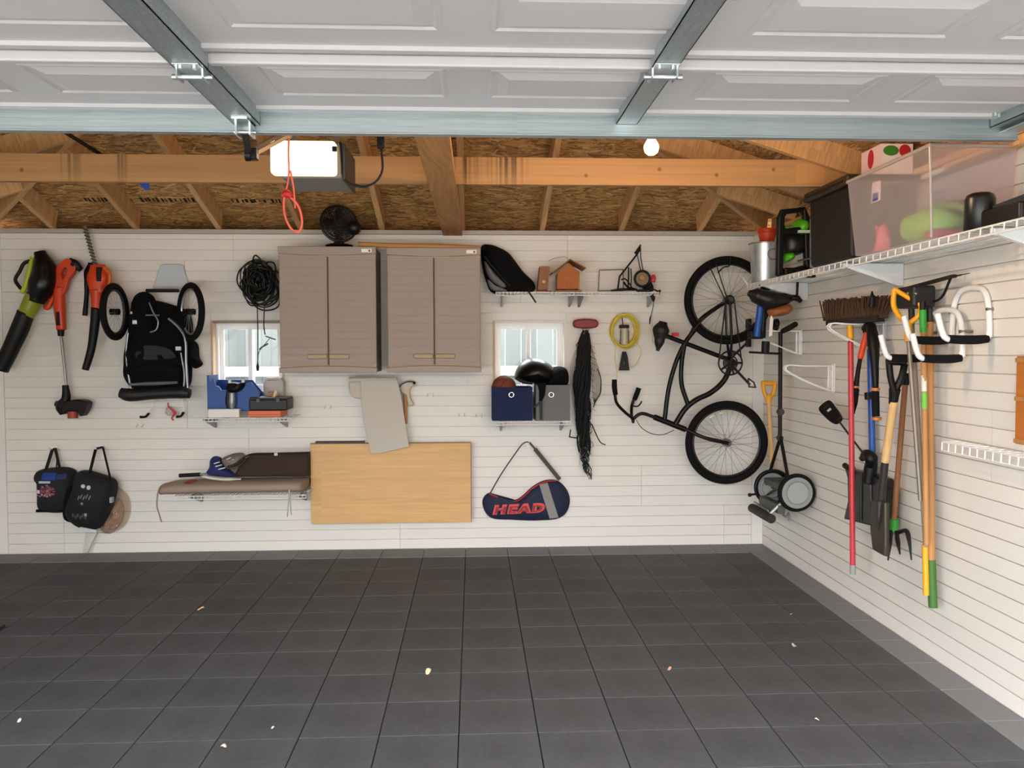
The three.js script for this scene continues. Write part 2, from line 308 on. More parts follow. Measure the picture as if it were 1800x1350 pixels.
// roof: hipped, board sheathing over rafters, a girder truss across the room
{
  const c = struct('ceiling', 'hipped roof of strand board over pine rafters and a girder truss');
  const m = 0.315, ZM = 2.95, yb = TOP + 0.03, rh = 0.14, up = rh * 1.05, ov = 0.35;
  const zr = (XR - XL) / 2, yr = yb + m * zr;         // ridge line over the middle of the garage
  const ys = (d) => yb + up + m * d;         // sheathing height at distance d from a wall
  const hipL = XL + zr, hipR = XR - zr;
  function slope(pts, n, axis) {
    const pos = [], nn = new THREE.Vector3(...n).normalize();
    for (const k of [0, 1]) for (const p of pts) pos.push(p[0] + nn.x * 0.012 * k, p[1] + nn.y * 0.012 * k, p[2] + nn.z * 0.012 * k);
    const idx = [], N = pts.length; for (let i = 2; i < N; i++) idx.push(0, i - 1, i, N, N + i, N + i - 1);
    for (let i = 0; i < N; i++) { const j = (i + 1) % N; idx.push(i, j, N + i, j, N + j, N + i); }
    const g = new THREE.BufferGeometry(); g.setAttribute('position', new THREE.Float32BufferAttribute(pos, 3)); g.setIndex(idx);
    const q = g.toNonIndexed(); q.computeVertexNormals(); const uv = [], P = q.attributes.position; for (let i = 0; i < P.count; i++) uv.push(axis ? P.getZ(i) : P.getX(i), axis ? P.getX(i) : P.getZ(i)); q.setAttribute('uv', new THREE.Float32BufferAttribute(uv, 2)); return q;
  }
  // back slope in sheets 2.44 x 1.22, joints staggered, trimmed along the hips
  const gp = 0.0004;
  const sheets = (make, a0, a1, dmax, lo, hi) => {
    let r = 0;
    for (let d = -ov; d < dmax; d += 1.16, r++) {
      const d1 = Math.min(d + 1.16, dmax);
      for (let a = a0 - (r % 2 ? 1.22 : 0) - 0.6; a < a1; a += 2.44) {
        const clip = (x, q) => Math.max(lo(q), Math.min(hi(q), x));
        const l0 = clip(a + gp, d), r0 = clip(a + 2.44 - gp, d), l1 = clip(a + gp, d1), r1 = clip(a + 2.44 - gp, d1);
        if (r0 - l0 < 0.01 && r1 - l1 < 0.01) continue; make(l0, r0, l1, r1, d + gp, d1 - gp, clip, a);
      }
    }
  };
  const mk = (fn, n, axis) => (l0, r0, l1, r1, d, d1) => mesh('sheathing_board', slope([fn(l0, d), fn(r0, d), fn(r1, d1), fn(l1, d1)], n, axis), matOsb, c);
  sheets(mk((a, d) => [a, ys(d), d], [0, 1, -m], 0), XL - ov, XR + ov, zr, (d) => XL + d, (d) => XR - d);
  sheets(mk((a, d) => [a, ys(d), 2 * ZM - d], [0, 1, m], 0), XL - ov, XR + ov, zr, (d) => XL + d, (d) => XR - d);
  sheets(mk((a, d) => [XR - d, ys(d), a], [m, 1, 0], 1), -ov, 2 * ZM + ov, zr, (d) => d, (d) => 2 * ZM - d);
  sheets(mk((a, d) => [XL + d, ys(d), a], [-m, 1, 0], 1), -ov, 2 * ZM + ov, zr, (d) => d, (d) => 2 * ZM - d);
  mesh('roofing', [slope([[XL - ov, ys(-ov) + 0.02, -ov], [XR + ov, ys(-ov) + 0.02, -ov], [XR - zr, ys(zr) + 0.02, zr], [XL + zr, ys(zr) + 0.02, zr]], [0, 1, -m], 0), slope([[XL - ov, ys(-ov) + 0.02, 2 * ZM + ov], [XR + ov, ys(-ov) + 0.02, 2 * ZM + ov], [XR - zr, ys(zr) + 0.02, 2 * ZM - zr], [XL + zr, ys(zr) + 0.02, 2 * ZM - zr]], [0, 1, m], 0), slope([[XR + ov, ys(-ov) + 0.02, -ov], [XR + ov, ys(-ov) + 0.02, 2 * ZM + ov], [XR - zr, ys(zr) + 0.02, 2 * ZM - zr], [XR - zr, ys(zr) + 0.02, zr]], [m, 1, 0], 1), slope([[XL - ov, ys(-ov) + 0.02, -ov], [XL - ov, ys(-ov) + 0.02, 2 * ZM + ov], [XL + zr, ys(zr) + 0.02, 2 * ZM - zr], [XL + zr, ys(zr) + 0.02, zr]], [-m, 1, 0], 1)], M(0x4a4744, 0.9), c);
  // rafters: centre line rh/2 above their lower edge
  const mid = up / 2 - 0.002, t = 0.038;
  let i = 0;
  const raf = (a, b) => mesh('rafter', bar(a, b, t, rh - 0.004), matPine[i++ % 2], c);
  for (let k = -5; k <= 3; k++) { const x = -0.075 + k * 0.588, D = Math.min(x - XL, XR - x, zr); raf([x, yb + mid - 0.02 * m, -0.02], [x, yb + mid + m * (D - 0.03), D - 0.03]); }
  for (const z of [0.55, 1.12]) { raf([XR + 0.02, yb + mid - 0.02 * m, z], [XR - z + 0.03, yb + mid + m * (z - 0.03), z]); raf([XL - 0.02, yb + mid - 0.02 * m, z], [XL + z - 0.03, yb + mid + m * (z - 0.03), z]); }
  for (const s of [0, 1]) { const x = s ? XR : XL, d = s ? -1 : 1; mesh('hip_rafter', bar([x, yb + mid - 0.006, 0], [x + d * zr, yb + mid - 0.006 + m * zr, zr], t, rh - 0.012), matPine[s], c); }
  const blk = M(0xffffff, 0.8, 0, { map: rep(osbTex, 0.9, 0.9) });
  for (const g of [bx(XL - ov, XR + ov, TOP - 0.02, ys(-0.34) + 0.006, -0.345, -0.335), bx(XL - ov, XR + ov, TOP - 0.02, TOP - 0.002, -0.335, -0.161), bx(XL, XR, yb, ys(0) - 0.035, ZF + 0.06, ZF + 0.075), bx(XR + 0.085, XR + 0.1, yb, ys(0) - 0.035, -0.1, ZF), bx(XL - 0.1, XL - 0.085, yb, ys(0) - 0.035, -0.1, ZF)]) mesh('blocking', metricUV(g), blk, c);
  // girder truss: bottom chord, two top chords, and further trusses towards the door
  const girderTex = dataTex(2048, 128, (u, v) => {
    const g = fbm(u * 10, v * 12, 64, 4), s = fbm(u * 40, v * 60, 4096, 2); let k = 0.86 + 0.12 * g + 0.05 * s;
    let st = 0; for (const [a, w] of [[0.243, 0.012], [0.29, 0.006], [0.575, 0.01], [0.605, 0.02], [0.645, 0.022]]) st = Math.max(st, Math.max(0, 1 - Math.abs(u - a) / w) * Math.max(0, noise(u * 620, 3, 4096) * 1.7 - 0.55) * (0.4 + v));
    for (const [a, b] of [[0.085, 0.5], [0.145, 0.65], [0.2, 0.4], [0.47, 0.5], [0.72, 0.35], [0.79, 0.6], [0.845, 0.4], [0.9, 0.62]]) { const dx = (u - a) * 42, dy = v - b, q = Math.sqrt(dx * dx + dy * dy) / 0.1; if (q < 1) k *= 0.55 + 0.45 * q; }
    k *= 1 - 0.5 * Math.min(1, st); return [228 * k, 172 * k, 112 * k];
  });
  const girderMat = M(0xd2d0cc, 0.7, 0, { map: girderTex });
  {
    const g = plain(bx(XL - 0.02, XR + 0.02, yb, yb + 0.142, 1.66, 1.66 + t)), p = g.attributes.position; for (let k = 0; k < p.count; k++) g.attributes.uv.setXY(k, (p.getX(k) - XL) / (XR - XL), (p.getY(k) - yb) / 0.142 * 0.98 + 0.01);
    mesh('bottom_chord', g, girderMat, c);
    for (const s of [0, 1]) { const x = s ? XR : XL, d = s ? -1 : 1, L = 1.66; mesh('top_chord', bar([x - d * 0.02, yb + mid + 0.004, 1.66 + t * 1.5 + 0.002], [x + d * L, yb + mid + 0.004 + m * L, 1.66 + t * 1.5 + 0.002], t, rh - 0.006), matPine[s], c); }
    for (const s of [0, 1]) { const x = s ? XR : XL, d = s ? -1 : 1; mesh('gusset', bx(Math.min(x + d * 0.28, x + d * 0.44), Math.max(x + d * 0.28, x + d * 0.44), yb + 0.02, yb + 0.12, 1.66 + t, 1.66 + t + 0.0015), M(0xc08a55, 0.6), c); }
  }
  mesh('bottom_chord', metricUV(bx(XL - 0.02, XR + 0.02, yb + 0.001, yb + 0.142, 2.8, 2.8 + t), true), matPine[1], c);
  mesh('bottom_chord', metricUV(bx(XL - 0.02, XR + 0.02, yb + 0.001, yb + 0.142, 4.4, 4.4 + t), true), matPine[0], c);
  mesh('tie_plank', bar([[-0.147,2.336,0][0], yb - 0.02, -0.02], [[-0.147,2.336,0][0] - 0.02, yb - 0.02, 4.42], 0.14, 0.036), M(0xffffff, 0.75, 0, { map: rep(pineTex[1], 3, 0.6), color: 0xe8d8c4 }), c);
  // dark mill stamp printed along one board: short broken dashes
  const st = []; for (const [a, b, y] of [[150, 235, 357], [252, 350, 358], [398, 490, 356]]) for (let x = a; x < b; x += 5 + rnd() * 4) if (rnd() < 0.8) { const q = [-2.135,2.521,0.13][0], X = (x - 300) * 0.00413 + q, d = 0.13 + (y - 357) * 0.004 + rr(-0.004, 0.004); st.push(new THREE.BoxGeometry(0.006 + rnd() * 0.016, 0.0015, 0.035 + rnd() * 0.03).rotateX(-Math.atan(m)).translate(X, ys(d) - 0.001, d)); }
  mesh('mill_stamp', st, M(0x1c130b, 0.9), c).userData.kind = 'stuff';
}

// ================= garage door, rolled up overhead =================
{
  const d = struct('door_1', 'white panelled sectional garage door rolled up overhead');
  const x0 = -3.28, x1 = 1.865, y = 2.26, z0 = 3.35, S = 0.533, skin = M(0xb6b3b4, 0.45), st = [-0.735, 0.515];
  const ends = [-2.0, -0.735, 0.515, 1.8];
  for (let k = 0; k < 4; k++) {
    const a = z0 + k * S, b = a + S - 0.004, s = mesh('door_section', [bx(x0, x1, y, y + 0.045, a, b), bx(x0, x1, y - 0.012, y, a + 0.03, a + 0.055), bx(x0, x1, y - 0.03, y, b - 0.028, b, 0.006), bx(x0, x1, y - 0.012, y, b - 0.075, b - 0.045, 0.004)], skin, d);
    for (let q = 0; q < 8; q++) {
      const base = -3.215 + q * 0.638 + (q > 3 ? 0.02 : 0), pa = base + 0.05, pb = base + 0.57, za = a + 0.17, zb = b - 0.095, g = [];
      // raised field: outer bead, slope, flat centre
      const lvl = [[0, 0], [0.012, -0.006], [0.02, -0.001], [0.032, -0.002], [0.062, -0.013]], P = [], I = [];
      for (const [o, h] of lvl) P.push([pa + o, y + h - 0.0005, za + o], [pb - o, y + h - 0.0005, za + o], [pb - o, y + h - 0.0005, zb - o], [pa + o, y + h - 0.0005, zb - o]);
      const pos = []; const quad = (i, j, k2, l) => { for (const t of [i, j, k2, i, k2, l]) pos.push(...P[t]); };
      for (let r = 0; r < lvl.length - 1; r++) for (let e = 0; e < 4; e++) quad(r * 4 + e, r * 4 + (e + 1) % 4, r * 4 + 4 + (e + 1) % 4, r * 4 + 4 + e);
      const L = (lvl.length - 1) * 4; quad(L, L + 1, L + 2, L + 3);
      const geo = new THREE.BufferGeometry(); geo.setAttribute('position', new THREE.Float32BufferAttribute(pos, 3)); geo.computeVertexNormals();
      mesh('raised_panel', geo, skin, s);
    }
    for (const x of ends) { const w = x < 0 && x > -1 ? 0.084 : 0.07, h = x < 0 && x > -1 ? 0.05 : 0.034; mesh('stile', [bx(x - w / 2, x + w / 2, y - h, y - h + 0.0025, a + 0.004, b - 0.003), bx(x - w / 2, x - w / 2 + 0.0025, y - h, y, a + 0.004, b - 0.003), bx(x + w / 2 - 0.0025, x + w / 2, y - h, y, a + 0.004, b - 0.003)], galv, d); }
    if (k) for (const x of ends) {
      const yy = y - (x === -0.735 ? 0.05 : 0.034), zz = a - 0.002;
      const h = mesh('hinge', [bx(x - 0.034, x + 0.034, yy - 0.004, yy - 0.0005, zz - 0.05, zz + 0.06, 0.0015), bx(x - 0.036, x - 0.031, yy - 0.026, yy, zz - 0.026, zz + 0.026), bx(x + 0.031, x + 0.036, yy - 0.026, yy, zz - 0.026, zz + 0.026), rod([x - 0.052, yy - 0.018, zz], [x + 0.052, yy - 0.018, zz], 0.008)], zinc, d);
      for (const [i, j] of [[-0.018, 0.04], [0.018, 0.04], [0, -0.036]]) mesh('bolt', disc([x + i, yy - 0.007, zz + j], 0.007, 0.007, 'y', 0.007, 6), zinc, h);
    }
  }
  // strengthening strut along the top edge
  mesh('strut', [bx(x0, x1, y - 0.07, y + 0.004, z0 - 0.004, z0 - 0.001), bx(x0, x1, y - 0.004, y + 0.001, z0 - 0.004, z0 + 0.024, 0.002), bx(x0, x1, y - 0.0745, y - 0.07, z0 - 0.03, z0 + 0.006, 0.0015)], galv, d);
  // opener bracket on the middle stile
  mesh('arm_bracket', [bx(-0.76, -0.754, y - 0.095, y - 0.05, z0 - 0.0, z0 + 0.06), bx(-0.716, -0.71, y - 0.095, y - 0.05, z0, z0 + 0.06), bx(-0.76, -0.71, y - 0.056, y - 0.05, z0 - 0.0, z0 + 0.1), rod([-0.77, y - 0.08, z0 + 0.03], [-0.70, y - 0.08, z0 + 0.03], 0.006)], zinc, d);
  // end bracket with its roller
  const e = mesh('end_bracket', [bx(1.83, 1.862, y - 0.045, y - 0.002, z0 + 0.005, z0 + 0.16), bx(1.8, 1.865, y - 0.05, y - 0.045, z0, z0 + 0.2, 0.002), bx(1.77, 1.79, y - 0.03, y - 0.001, z0 + 0.05, z0 + 0.1, 0.003)], zinc, d);
  mesh('roller', [disc([1.9, y - 0.03, z0 + 0.12], 0.024, 0.06, 'x'), rod([1.8, y - 0.03, z0 + 0.12], [1.93, y - 0.03, z0 + 0.12], 0.006)], zinc, e);
  mesh('bolt', [disc([1.745, y - 0.006, z0 + 0.06], 0.008, 0.012, 'y')], zinc, e);
  // the track the rollers run in, outside the door's edges
  for (const x of [x0 - 0.07, x1 + 0.055]) mesh('track', [bx(x - 0.002, x + 0.002, y - 0.06, y, z0 - 0.02, ZF - 0.02), bx(x - 0.02, x + 0.02, y - 0.062, y - 0.059, z0 - 0.02, ZF - 0.02), bx(x - 0.02, x + 0.02, y - 0.002, y + 0.001, z0 - 0.02, ZF - 0.02)], galv, d);
}
{
  const b = struct('trim_6', 'pine batten on the right wall under the roof');
  mesh('batten', bar([2.15,2.287,2.449], [2.15,2.289,3.121], 0.045, 0.036), matPine[0], b);
}

// ================= opener with its lamp, arm, cords =================
const lensEmit = M(0xfff1dc, 0.5, 0, { emissive: 0xffdfae, emissiveIntensity: 1.7 });
{
  const o = thing('garage_door_opener', 'ceiling-mounted garage door opener with a glowing white lamp lens', 'opener');
  const z1 = 2.78, zb = 2.42, L = [-0.805,2.308,2.78], R = [-0.544,2.174,2.78], x0 = L[0], x1 = R[0], yt = L[1], yl = R[1];
  mesh('motor_housing', [bx(x0 + 0.03, x1 + 0.02, yl - 0.004, yt + 0.01, zb, z1 - 0.062, 0.012)], M(0x6f6b66, 0.5), o);
  mesh('lens', [bx(x0 + 0.002, x1, yl, yt, z1 - 0.06, z1, 0.016)], lensEmit, o);
  mesh('side_plate', bx(x1 + 0.022, x1 + 0.03, yl - 0.01, yt, zb + 0.02, z1 - 0.05), M(0x2a2622, 0.5), o);
  mesh('button', bx(x1 - 0.012, x1 + 0.006, yt - 0.045, yt - 0.025, z1 - 0.004, z1 + 0.003), black, o);
  for (const x of [x0 + 0.05, x1 - 0.03]) mesh('hanger', bar([x, yt + 0.005, zb + 0.15], [x, 2.52, zb + 0.15], 0.03, 0.003, [0, 0, 1]), zinc, o);
  mesh('hanger_bar', bar([x0 - 0.15, 2.51, zb + 0.15], [x1 + 0.15, 2.51, zb + 0.15], 0.03, 0.03), zinc, o);
  mesh('rail', bar([-0.735, 2.335, 2.74], [-0.735, 2.335, 5.8], 0.03, 0.025), zinc, o);
  mesh('trolley', bx(-0.77, -0.70, 2.29, 2.322, 2.94, 3.12, 0.006), black, o);
  const J = [-0.794,2.168,3.12], T = [-0.735, 2.3, 2.98];
  mesh('arm', bar([-0.735, 2.18, 3.38], J, 0.006, 0.022, [0, 0, 1]), black, o);
  mesh('arm_joint', [disc(J, 0.022, 0.02, 'x'), bx(J[0] - 0.014, J[0] + 0.03, J[1] - 0.016, J[1] + 0.024, J[2] - 0.03, J[2] + 0.012, 0.006)], black, o);
  for (const k of [-0.016, 0.016]) mesh('arm', bar([J[0] + k, J[1], J[2]], [T[0] + 0.05 + k * 1.2, T[1] + 0.012, T[2] - 0.08], 0.006, 0.014, [0, 1, 0.3]), M(0x9a8a76, 0.4, 0.7), o);
  const lamp = new THREE.RectAreaLight(0xffe2bc, 5, x1 - x0 - 0.04, yt - yl - 0.02); lamp.position.set((x0 + x1) / 2, (yt + yl) / 2, z1 + 0.004); lamp.lookAt((x0 + x1) / 2, (yt + yl) / 2, z1 + 1); scene.add(lamp);
  const cord = [[-0.534,2.315,2.72],[-0.528,2.224,2.72],[-0.526,2.187,2.72],[-0.513,2.16,2.72],[-0.474,2.142,2.72],[-0.428,2.14,2.72],[-0.389,2.161,2.72],[-0.366,2.202,2.72],[-0.367,2.271,2.72],[-0.371,2.35,2.72]];
  single('power_cord', 'black power cord looping beside the garage door opener', 'cord', [tube(cord, 0.0045, 60), bx(cord[9][0] - 0.014, cord[9][0] + 0.014, cord[9][1] - 0.06, cord[9][1] - 0.005, 2.705, 2.735, 0.006)], black);
  const p = thing('release_cord', 'red emergency pull rope with a knotted loop handle', 'rope'), rope = M(0xe5604e, 0.7), q = 2.9;
  mesh('rope', [tube([[-0.699,2.298,2.9],[-0.702,2.225,2.9],[-0.701,2.161,2.9],[-0.706,2.113,2.9],[-0.715,2.079,2.9]], 0.0035, 30), tube([[-0.696,2.161,2.9],[-0.686,2.107,2.9],[-0.681,2.053,2.9],[-0.679,2.018,2.9]], 0.0035, 30)], rope, p);
  mesh('loop', tube([[-0.715,2.074,2.9],[-0.722,2.02,2.9],[-0.712,1.971,2.9],[-0.689,1.934,2.9],[-0.669,1.927,2.9],[-0.656,1.949,2.9],[-0.656,1.988,2.9],[-0.668,2.027,2.9],[-0.689,2.053,2.9],[-0.708,2.068,2.9]], 0.0045, 70, 8, true), rope, p);
  mesh('knot', body([[-0.73,2.063,2.9],[-0.711,2.072,2.9],[-0.691,2.062,2.9]], [0.008, 0.017, 0.008], { depth: 0.8 }), M(0xb3131c, 0.5), p);
}
// bare bulb in a porcelain holder under the second truss
{
  const c = [0.714,2.265,2.82], t = thing('bulb_light', 'glowing bare bulb in a white porcelain ceiling holder', 'light'), y = 2.355;
  mesh('holder', new THREE.LatheGeometry([[0, 0], [0.05, 0], [0.05, -0.008], [0.03, -0.014], [0.024, -0.03], [0.021, -0.034], [0, -0.034]].map((p) => new THREE.Vector2(p[0], p[1])), 32).translate(c[0], y - 0.001, c[2]), M(0xf2ead8, 0.3), t);
  const bulb = mesh('bulb', new THREE.LatheGeometry([[0, 0], [0.011, 0.0], [0.0125, -0.008], [0.021, -0.02], [0.0295, -0.036], [0.0305, -0.048], [0.026, -0.064], [0.014, -0.074], [0, -0.0765]].map((p) => new THREE.Vector2(p[0], p[1])), 32).translate(c[0], y - 0.03, c[2]), M(0xfff0d8, 0.4, 0, { emissive: 0xffd9a0, emissiveIntensity: 4 }), t);
  const l = new THREE.PointLight(0xffd9b0, 2.8, 0, 2); l.position.set(c[0], y - 0.075, c[2]); l.castShadow = true; l.shadow.radius = 1.5; scene.add(l);
}
// black strap and a blue tag among the trusses on the left
single('hanging_strap', 'black steel strap slanting among the rafters on the left', 'strap', bar([-2.038,2.573,1.9], [-1.931,2.494,1.63], 0.03, 0.006), black);
single('blue_tag', 'small blue plastic tag hanging behind the girder', 'tag', plate([[-1.775,2.368],[-1.722,2.368],[-1.719,2.338],[-1.74,2.329]], 1.6, 0.004, 0.001), M(0x1e3f9a, 0.4));

// ================= back wall, hanging power tools on the left =================
{
  const t = thing('leaf_blower', 'lime green and black leaf blower with a long wide black tube, at the far left', 'leaf blower');
  mesh('motor_housing', body([[-3.051,2.176,0.12],[-3.022,2.068,0.12],[-3.041,1.948,0.12],[-3.091,1.828,0.12]], [0.04, 0.074, 0.088, 0.062], { depth: 1 }), blackGloss, t);
  mesh('intake_grille', [0, 1, 2, 3, 4].map((i) => ring(add([-2.965,2.029,0.19], [0, -0.03 + i * 0.014, 0]), 0.028, 0.003, 'z', 20, 6)), rubber, t);
  mesh('handle', [tube([[-3.103,2.139,0.12],[-3.124,2.068,0.12],[-3.15,1.968,0.12],[-3.175,1.9,0.12]], 0.014, 24, 10), body([[-3.107,2.127,0.12],[-3.129,2.028,0.12],[-3.159,1.928,0.12],[-3.183,1.888,0.12]], [0.014, 0.02, 0.018, 0.016])], lime, t);
  mesh('grip', tube([[-3.115,2.116,0.12],[-3.162,2.095,0.12],[-3.191,2.043,0.12],[-3.224,1.98,0.12],[-3.202,1.936,0.12],[-3.167,1.9,0.12]], 0.0125, 40, 10), black, t);
  mesh('collar', body([[-3.09,1.868,0.12],[-3.131,1.787,0.12],[-3.164,1.723,0.12]], [0.062, 0.06, 0.054]), M(0x8a9420, 0.3), t);
  mesh('stripe', body([[-3.066,1.912,0.165],[-3.099,1.833,0.165],[-3.132,1.753,0.165]], [0.008, 0.013, 0.008], { depth: 0.6 }), lime, t);
  mesh('tube', body([[-3.156,1.751,0.12],[-3.206,1.627,0.12],[-3.272,1.487,0.12],[-3.339,1.346,0.12]], [0.058, 0.06, 0.056, 0.05]), black, t);
  mesh('wall_hook', rod([-3.142,2.189,0.004], [-3.093,2.178,0.1], 0.003), darkSteel, t);
}
{
  const t = thing('string_trimmer', 'orange cordless string trimmer with grey shaft and black cutting head', 'trimmer');
  const hole = [[-2.921,2.028],[-2.888,2.08],[-2.861,2.06],[-2.874,2.012],[-2.907,1.971]];
  mesh('handle', plate(smooth([[-2.915,2.108],[-2.867,2.133],[-2.813,2.08],[-2.834,2.024],[-2.871,1.975],[-2.888,1.911],[-2.921,1.87],[-2.96,1.887],[-2.986,1.971],[-2.969,2.024]], 40), 0.06, 0.05, 0.006, [hole]), orange, t);
  mesh('battery', body([[-2.865,2.12,0.085],[-2.83,2.096,0.085],[-2.788,2.056,0.085]], [0.022, 0.03, 0.02], { square: 4, depth: 0.9 }), black, t);
  mesh('auxiliary_handle', body([[-2.962,1.878,0.085],[-2.999,1.83,0.085],[-3.023,1.789,0.085],[-3.047,1.789,0.085]], [0.02, 0.016, 0.02, 0.016]), orange, t);
  mesh('body', body([[-2.941,1.931,0.085],[-2.94,1.789,0.085],[-2.932,1.628,0.085]], [0.034, 0.036, 0.03], { square: 3 }), orange, t);
  mesh('vent', bx([-2.944,1.755,0.12][0] - 0.006, [-2.932,1.755,0.12][0] + 0.006, [-2.946,1.659,0.12][1], [-2.944,1.755,0.12][1], 0.105, 0.122), black, t);
  mesh('shaft_collar', rod([-2.936,1.632,0.085], [-2.937,1.583,0.085], 0.024, 0.02, 16), black, t);
  mesh('shaft', [rod([-2.937,1.595,0.085], [-2.904,1.222,0.09], 0.009), rod([-2.924,1.587,0.08], [-2.888,1.214,0.09], 0.0035)], M(0x9a9a98, 0.35, 0.7), t);
  mesh('cutting_head', body([[-2.909,1.234,0.095],[-2.907,1.141,0.095],[-2.933,1.08,0.095],[-2.922,1.027,0.095]], [0.022, 0.03, 0.045, 0.03]), black, t);
  mesh('motor_cap', body([[-2.98,1.104,0.095],[-2.948,1.092,0.095],[-2.909,1.059,0.095]], [0.02, 0.034, 0.03]), M(0x24211d, 0.4), t);
  mesh('guard', plate(smooth([[-2.912,1.107],[-2.844,1.131],[-2.776,1.13],[-2.741,1.11],[-2.758,1.048],[-2.787,1.012],[-2.814,1.049],[-2.874,1.049],[-2.906,1.033]], 50), 0.05, 0.1, 0.012), black, t);
  mesh('spool', disc([-2.86,1.023,0.1], 0.034, 0.05, 'y'), M(0xa63c22, 0.5), t);
}
{
  const t = thing('hedge_trimmer', 'hedge trimmer with a long steel blade pointing up past the wall top', 'hedge trimmer');
  const a = [-2.758,2.363,0.075], b = [-2.689,2.085,0.075];
  mesh('blade', bar(a, b, 0.024, 0.006, [0, 0, 1]), M(0x8b8880, 0.35, 0.85), t);
  for (let i = 0; i < 11; i++) { const p = mix(a, b, 0.08 + i * 0.085); mesh('tooth', bar(add(p, [-0.02, 0.006, 0.004]), add(p, [0.02, -0.006, 0.004]), 0.008, 0.005, [0, 0, 1]), darkSteel, t); }
  mesh('motor_housing', body([[-2.731,2.108,0.05],[-2.741,2.035,0.05],[-2.754,1.954,0.05]], [0.02, 0.04, 0.028], { depth: 0.8 }), black, t);
  mesh('rear_grip', body([[-2.762,1.974,0.05],[-2.768,1.872,0.05],[-2.783,1.73,0.05]], [0.018, 0.015, 0.017]), black, t);
}
{
  const t = thing('leaf_blower', 'orange leaf blower with a narrow curved black nozzle, left of the stroller', 'leaf blower');
  mesh('motor_housing', body([[-2.635,2.081,0.16],[-2.633,1.985,0.16],[-2.639,1.885,0.16]], [0.05, 0.074, 0.055], { depth: 0.75, square: 2.6 }), orange, t);
  mesh('handle', tube([[-2.575,2.061,0.2],[-2.541,2.021,0.2],[-2.542,1.95,0.2],[-2.575,1.882,0.2]], 0.014, 26, 10), M(0xd0661c, 0.45), t);
  mesh('barrel', body([[-2.643,1.905,0.16],[-2.648,1.825,0.16],[-2.654,1.765,0.16]], [0.048, 0.037, 0.033]), orange, t);
  mesh('trigger_panel', bx([-2.607,2.013,0.2][0] - 0.015, [-2.607,2.013,0.2][0] + 0.015, [-2.608,1.962,0.2][1], [-2.606,2.061,0.2][1], 0.19, 0.222, 0.006), black, t);
  mesh('nozzle', body([[-2.653,1.781,0.16],[-2.668,1.645,0.16],[-2.695,1.485,0.16],[-2.738,1.345,0.16]], [0.034, 0.031, 0.027, 0.024]), black, t);
}

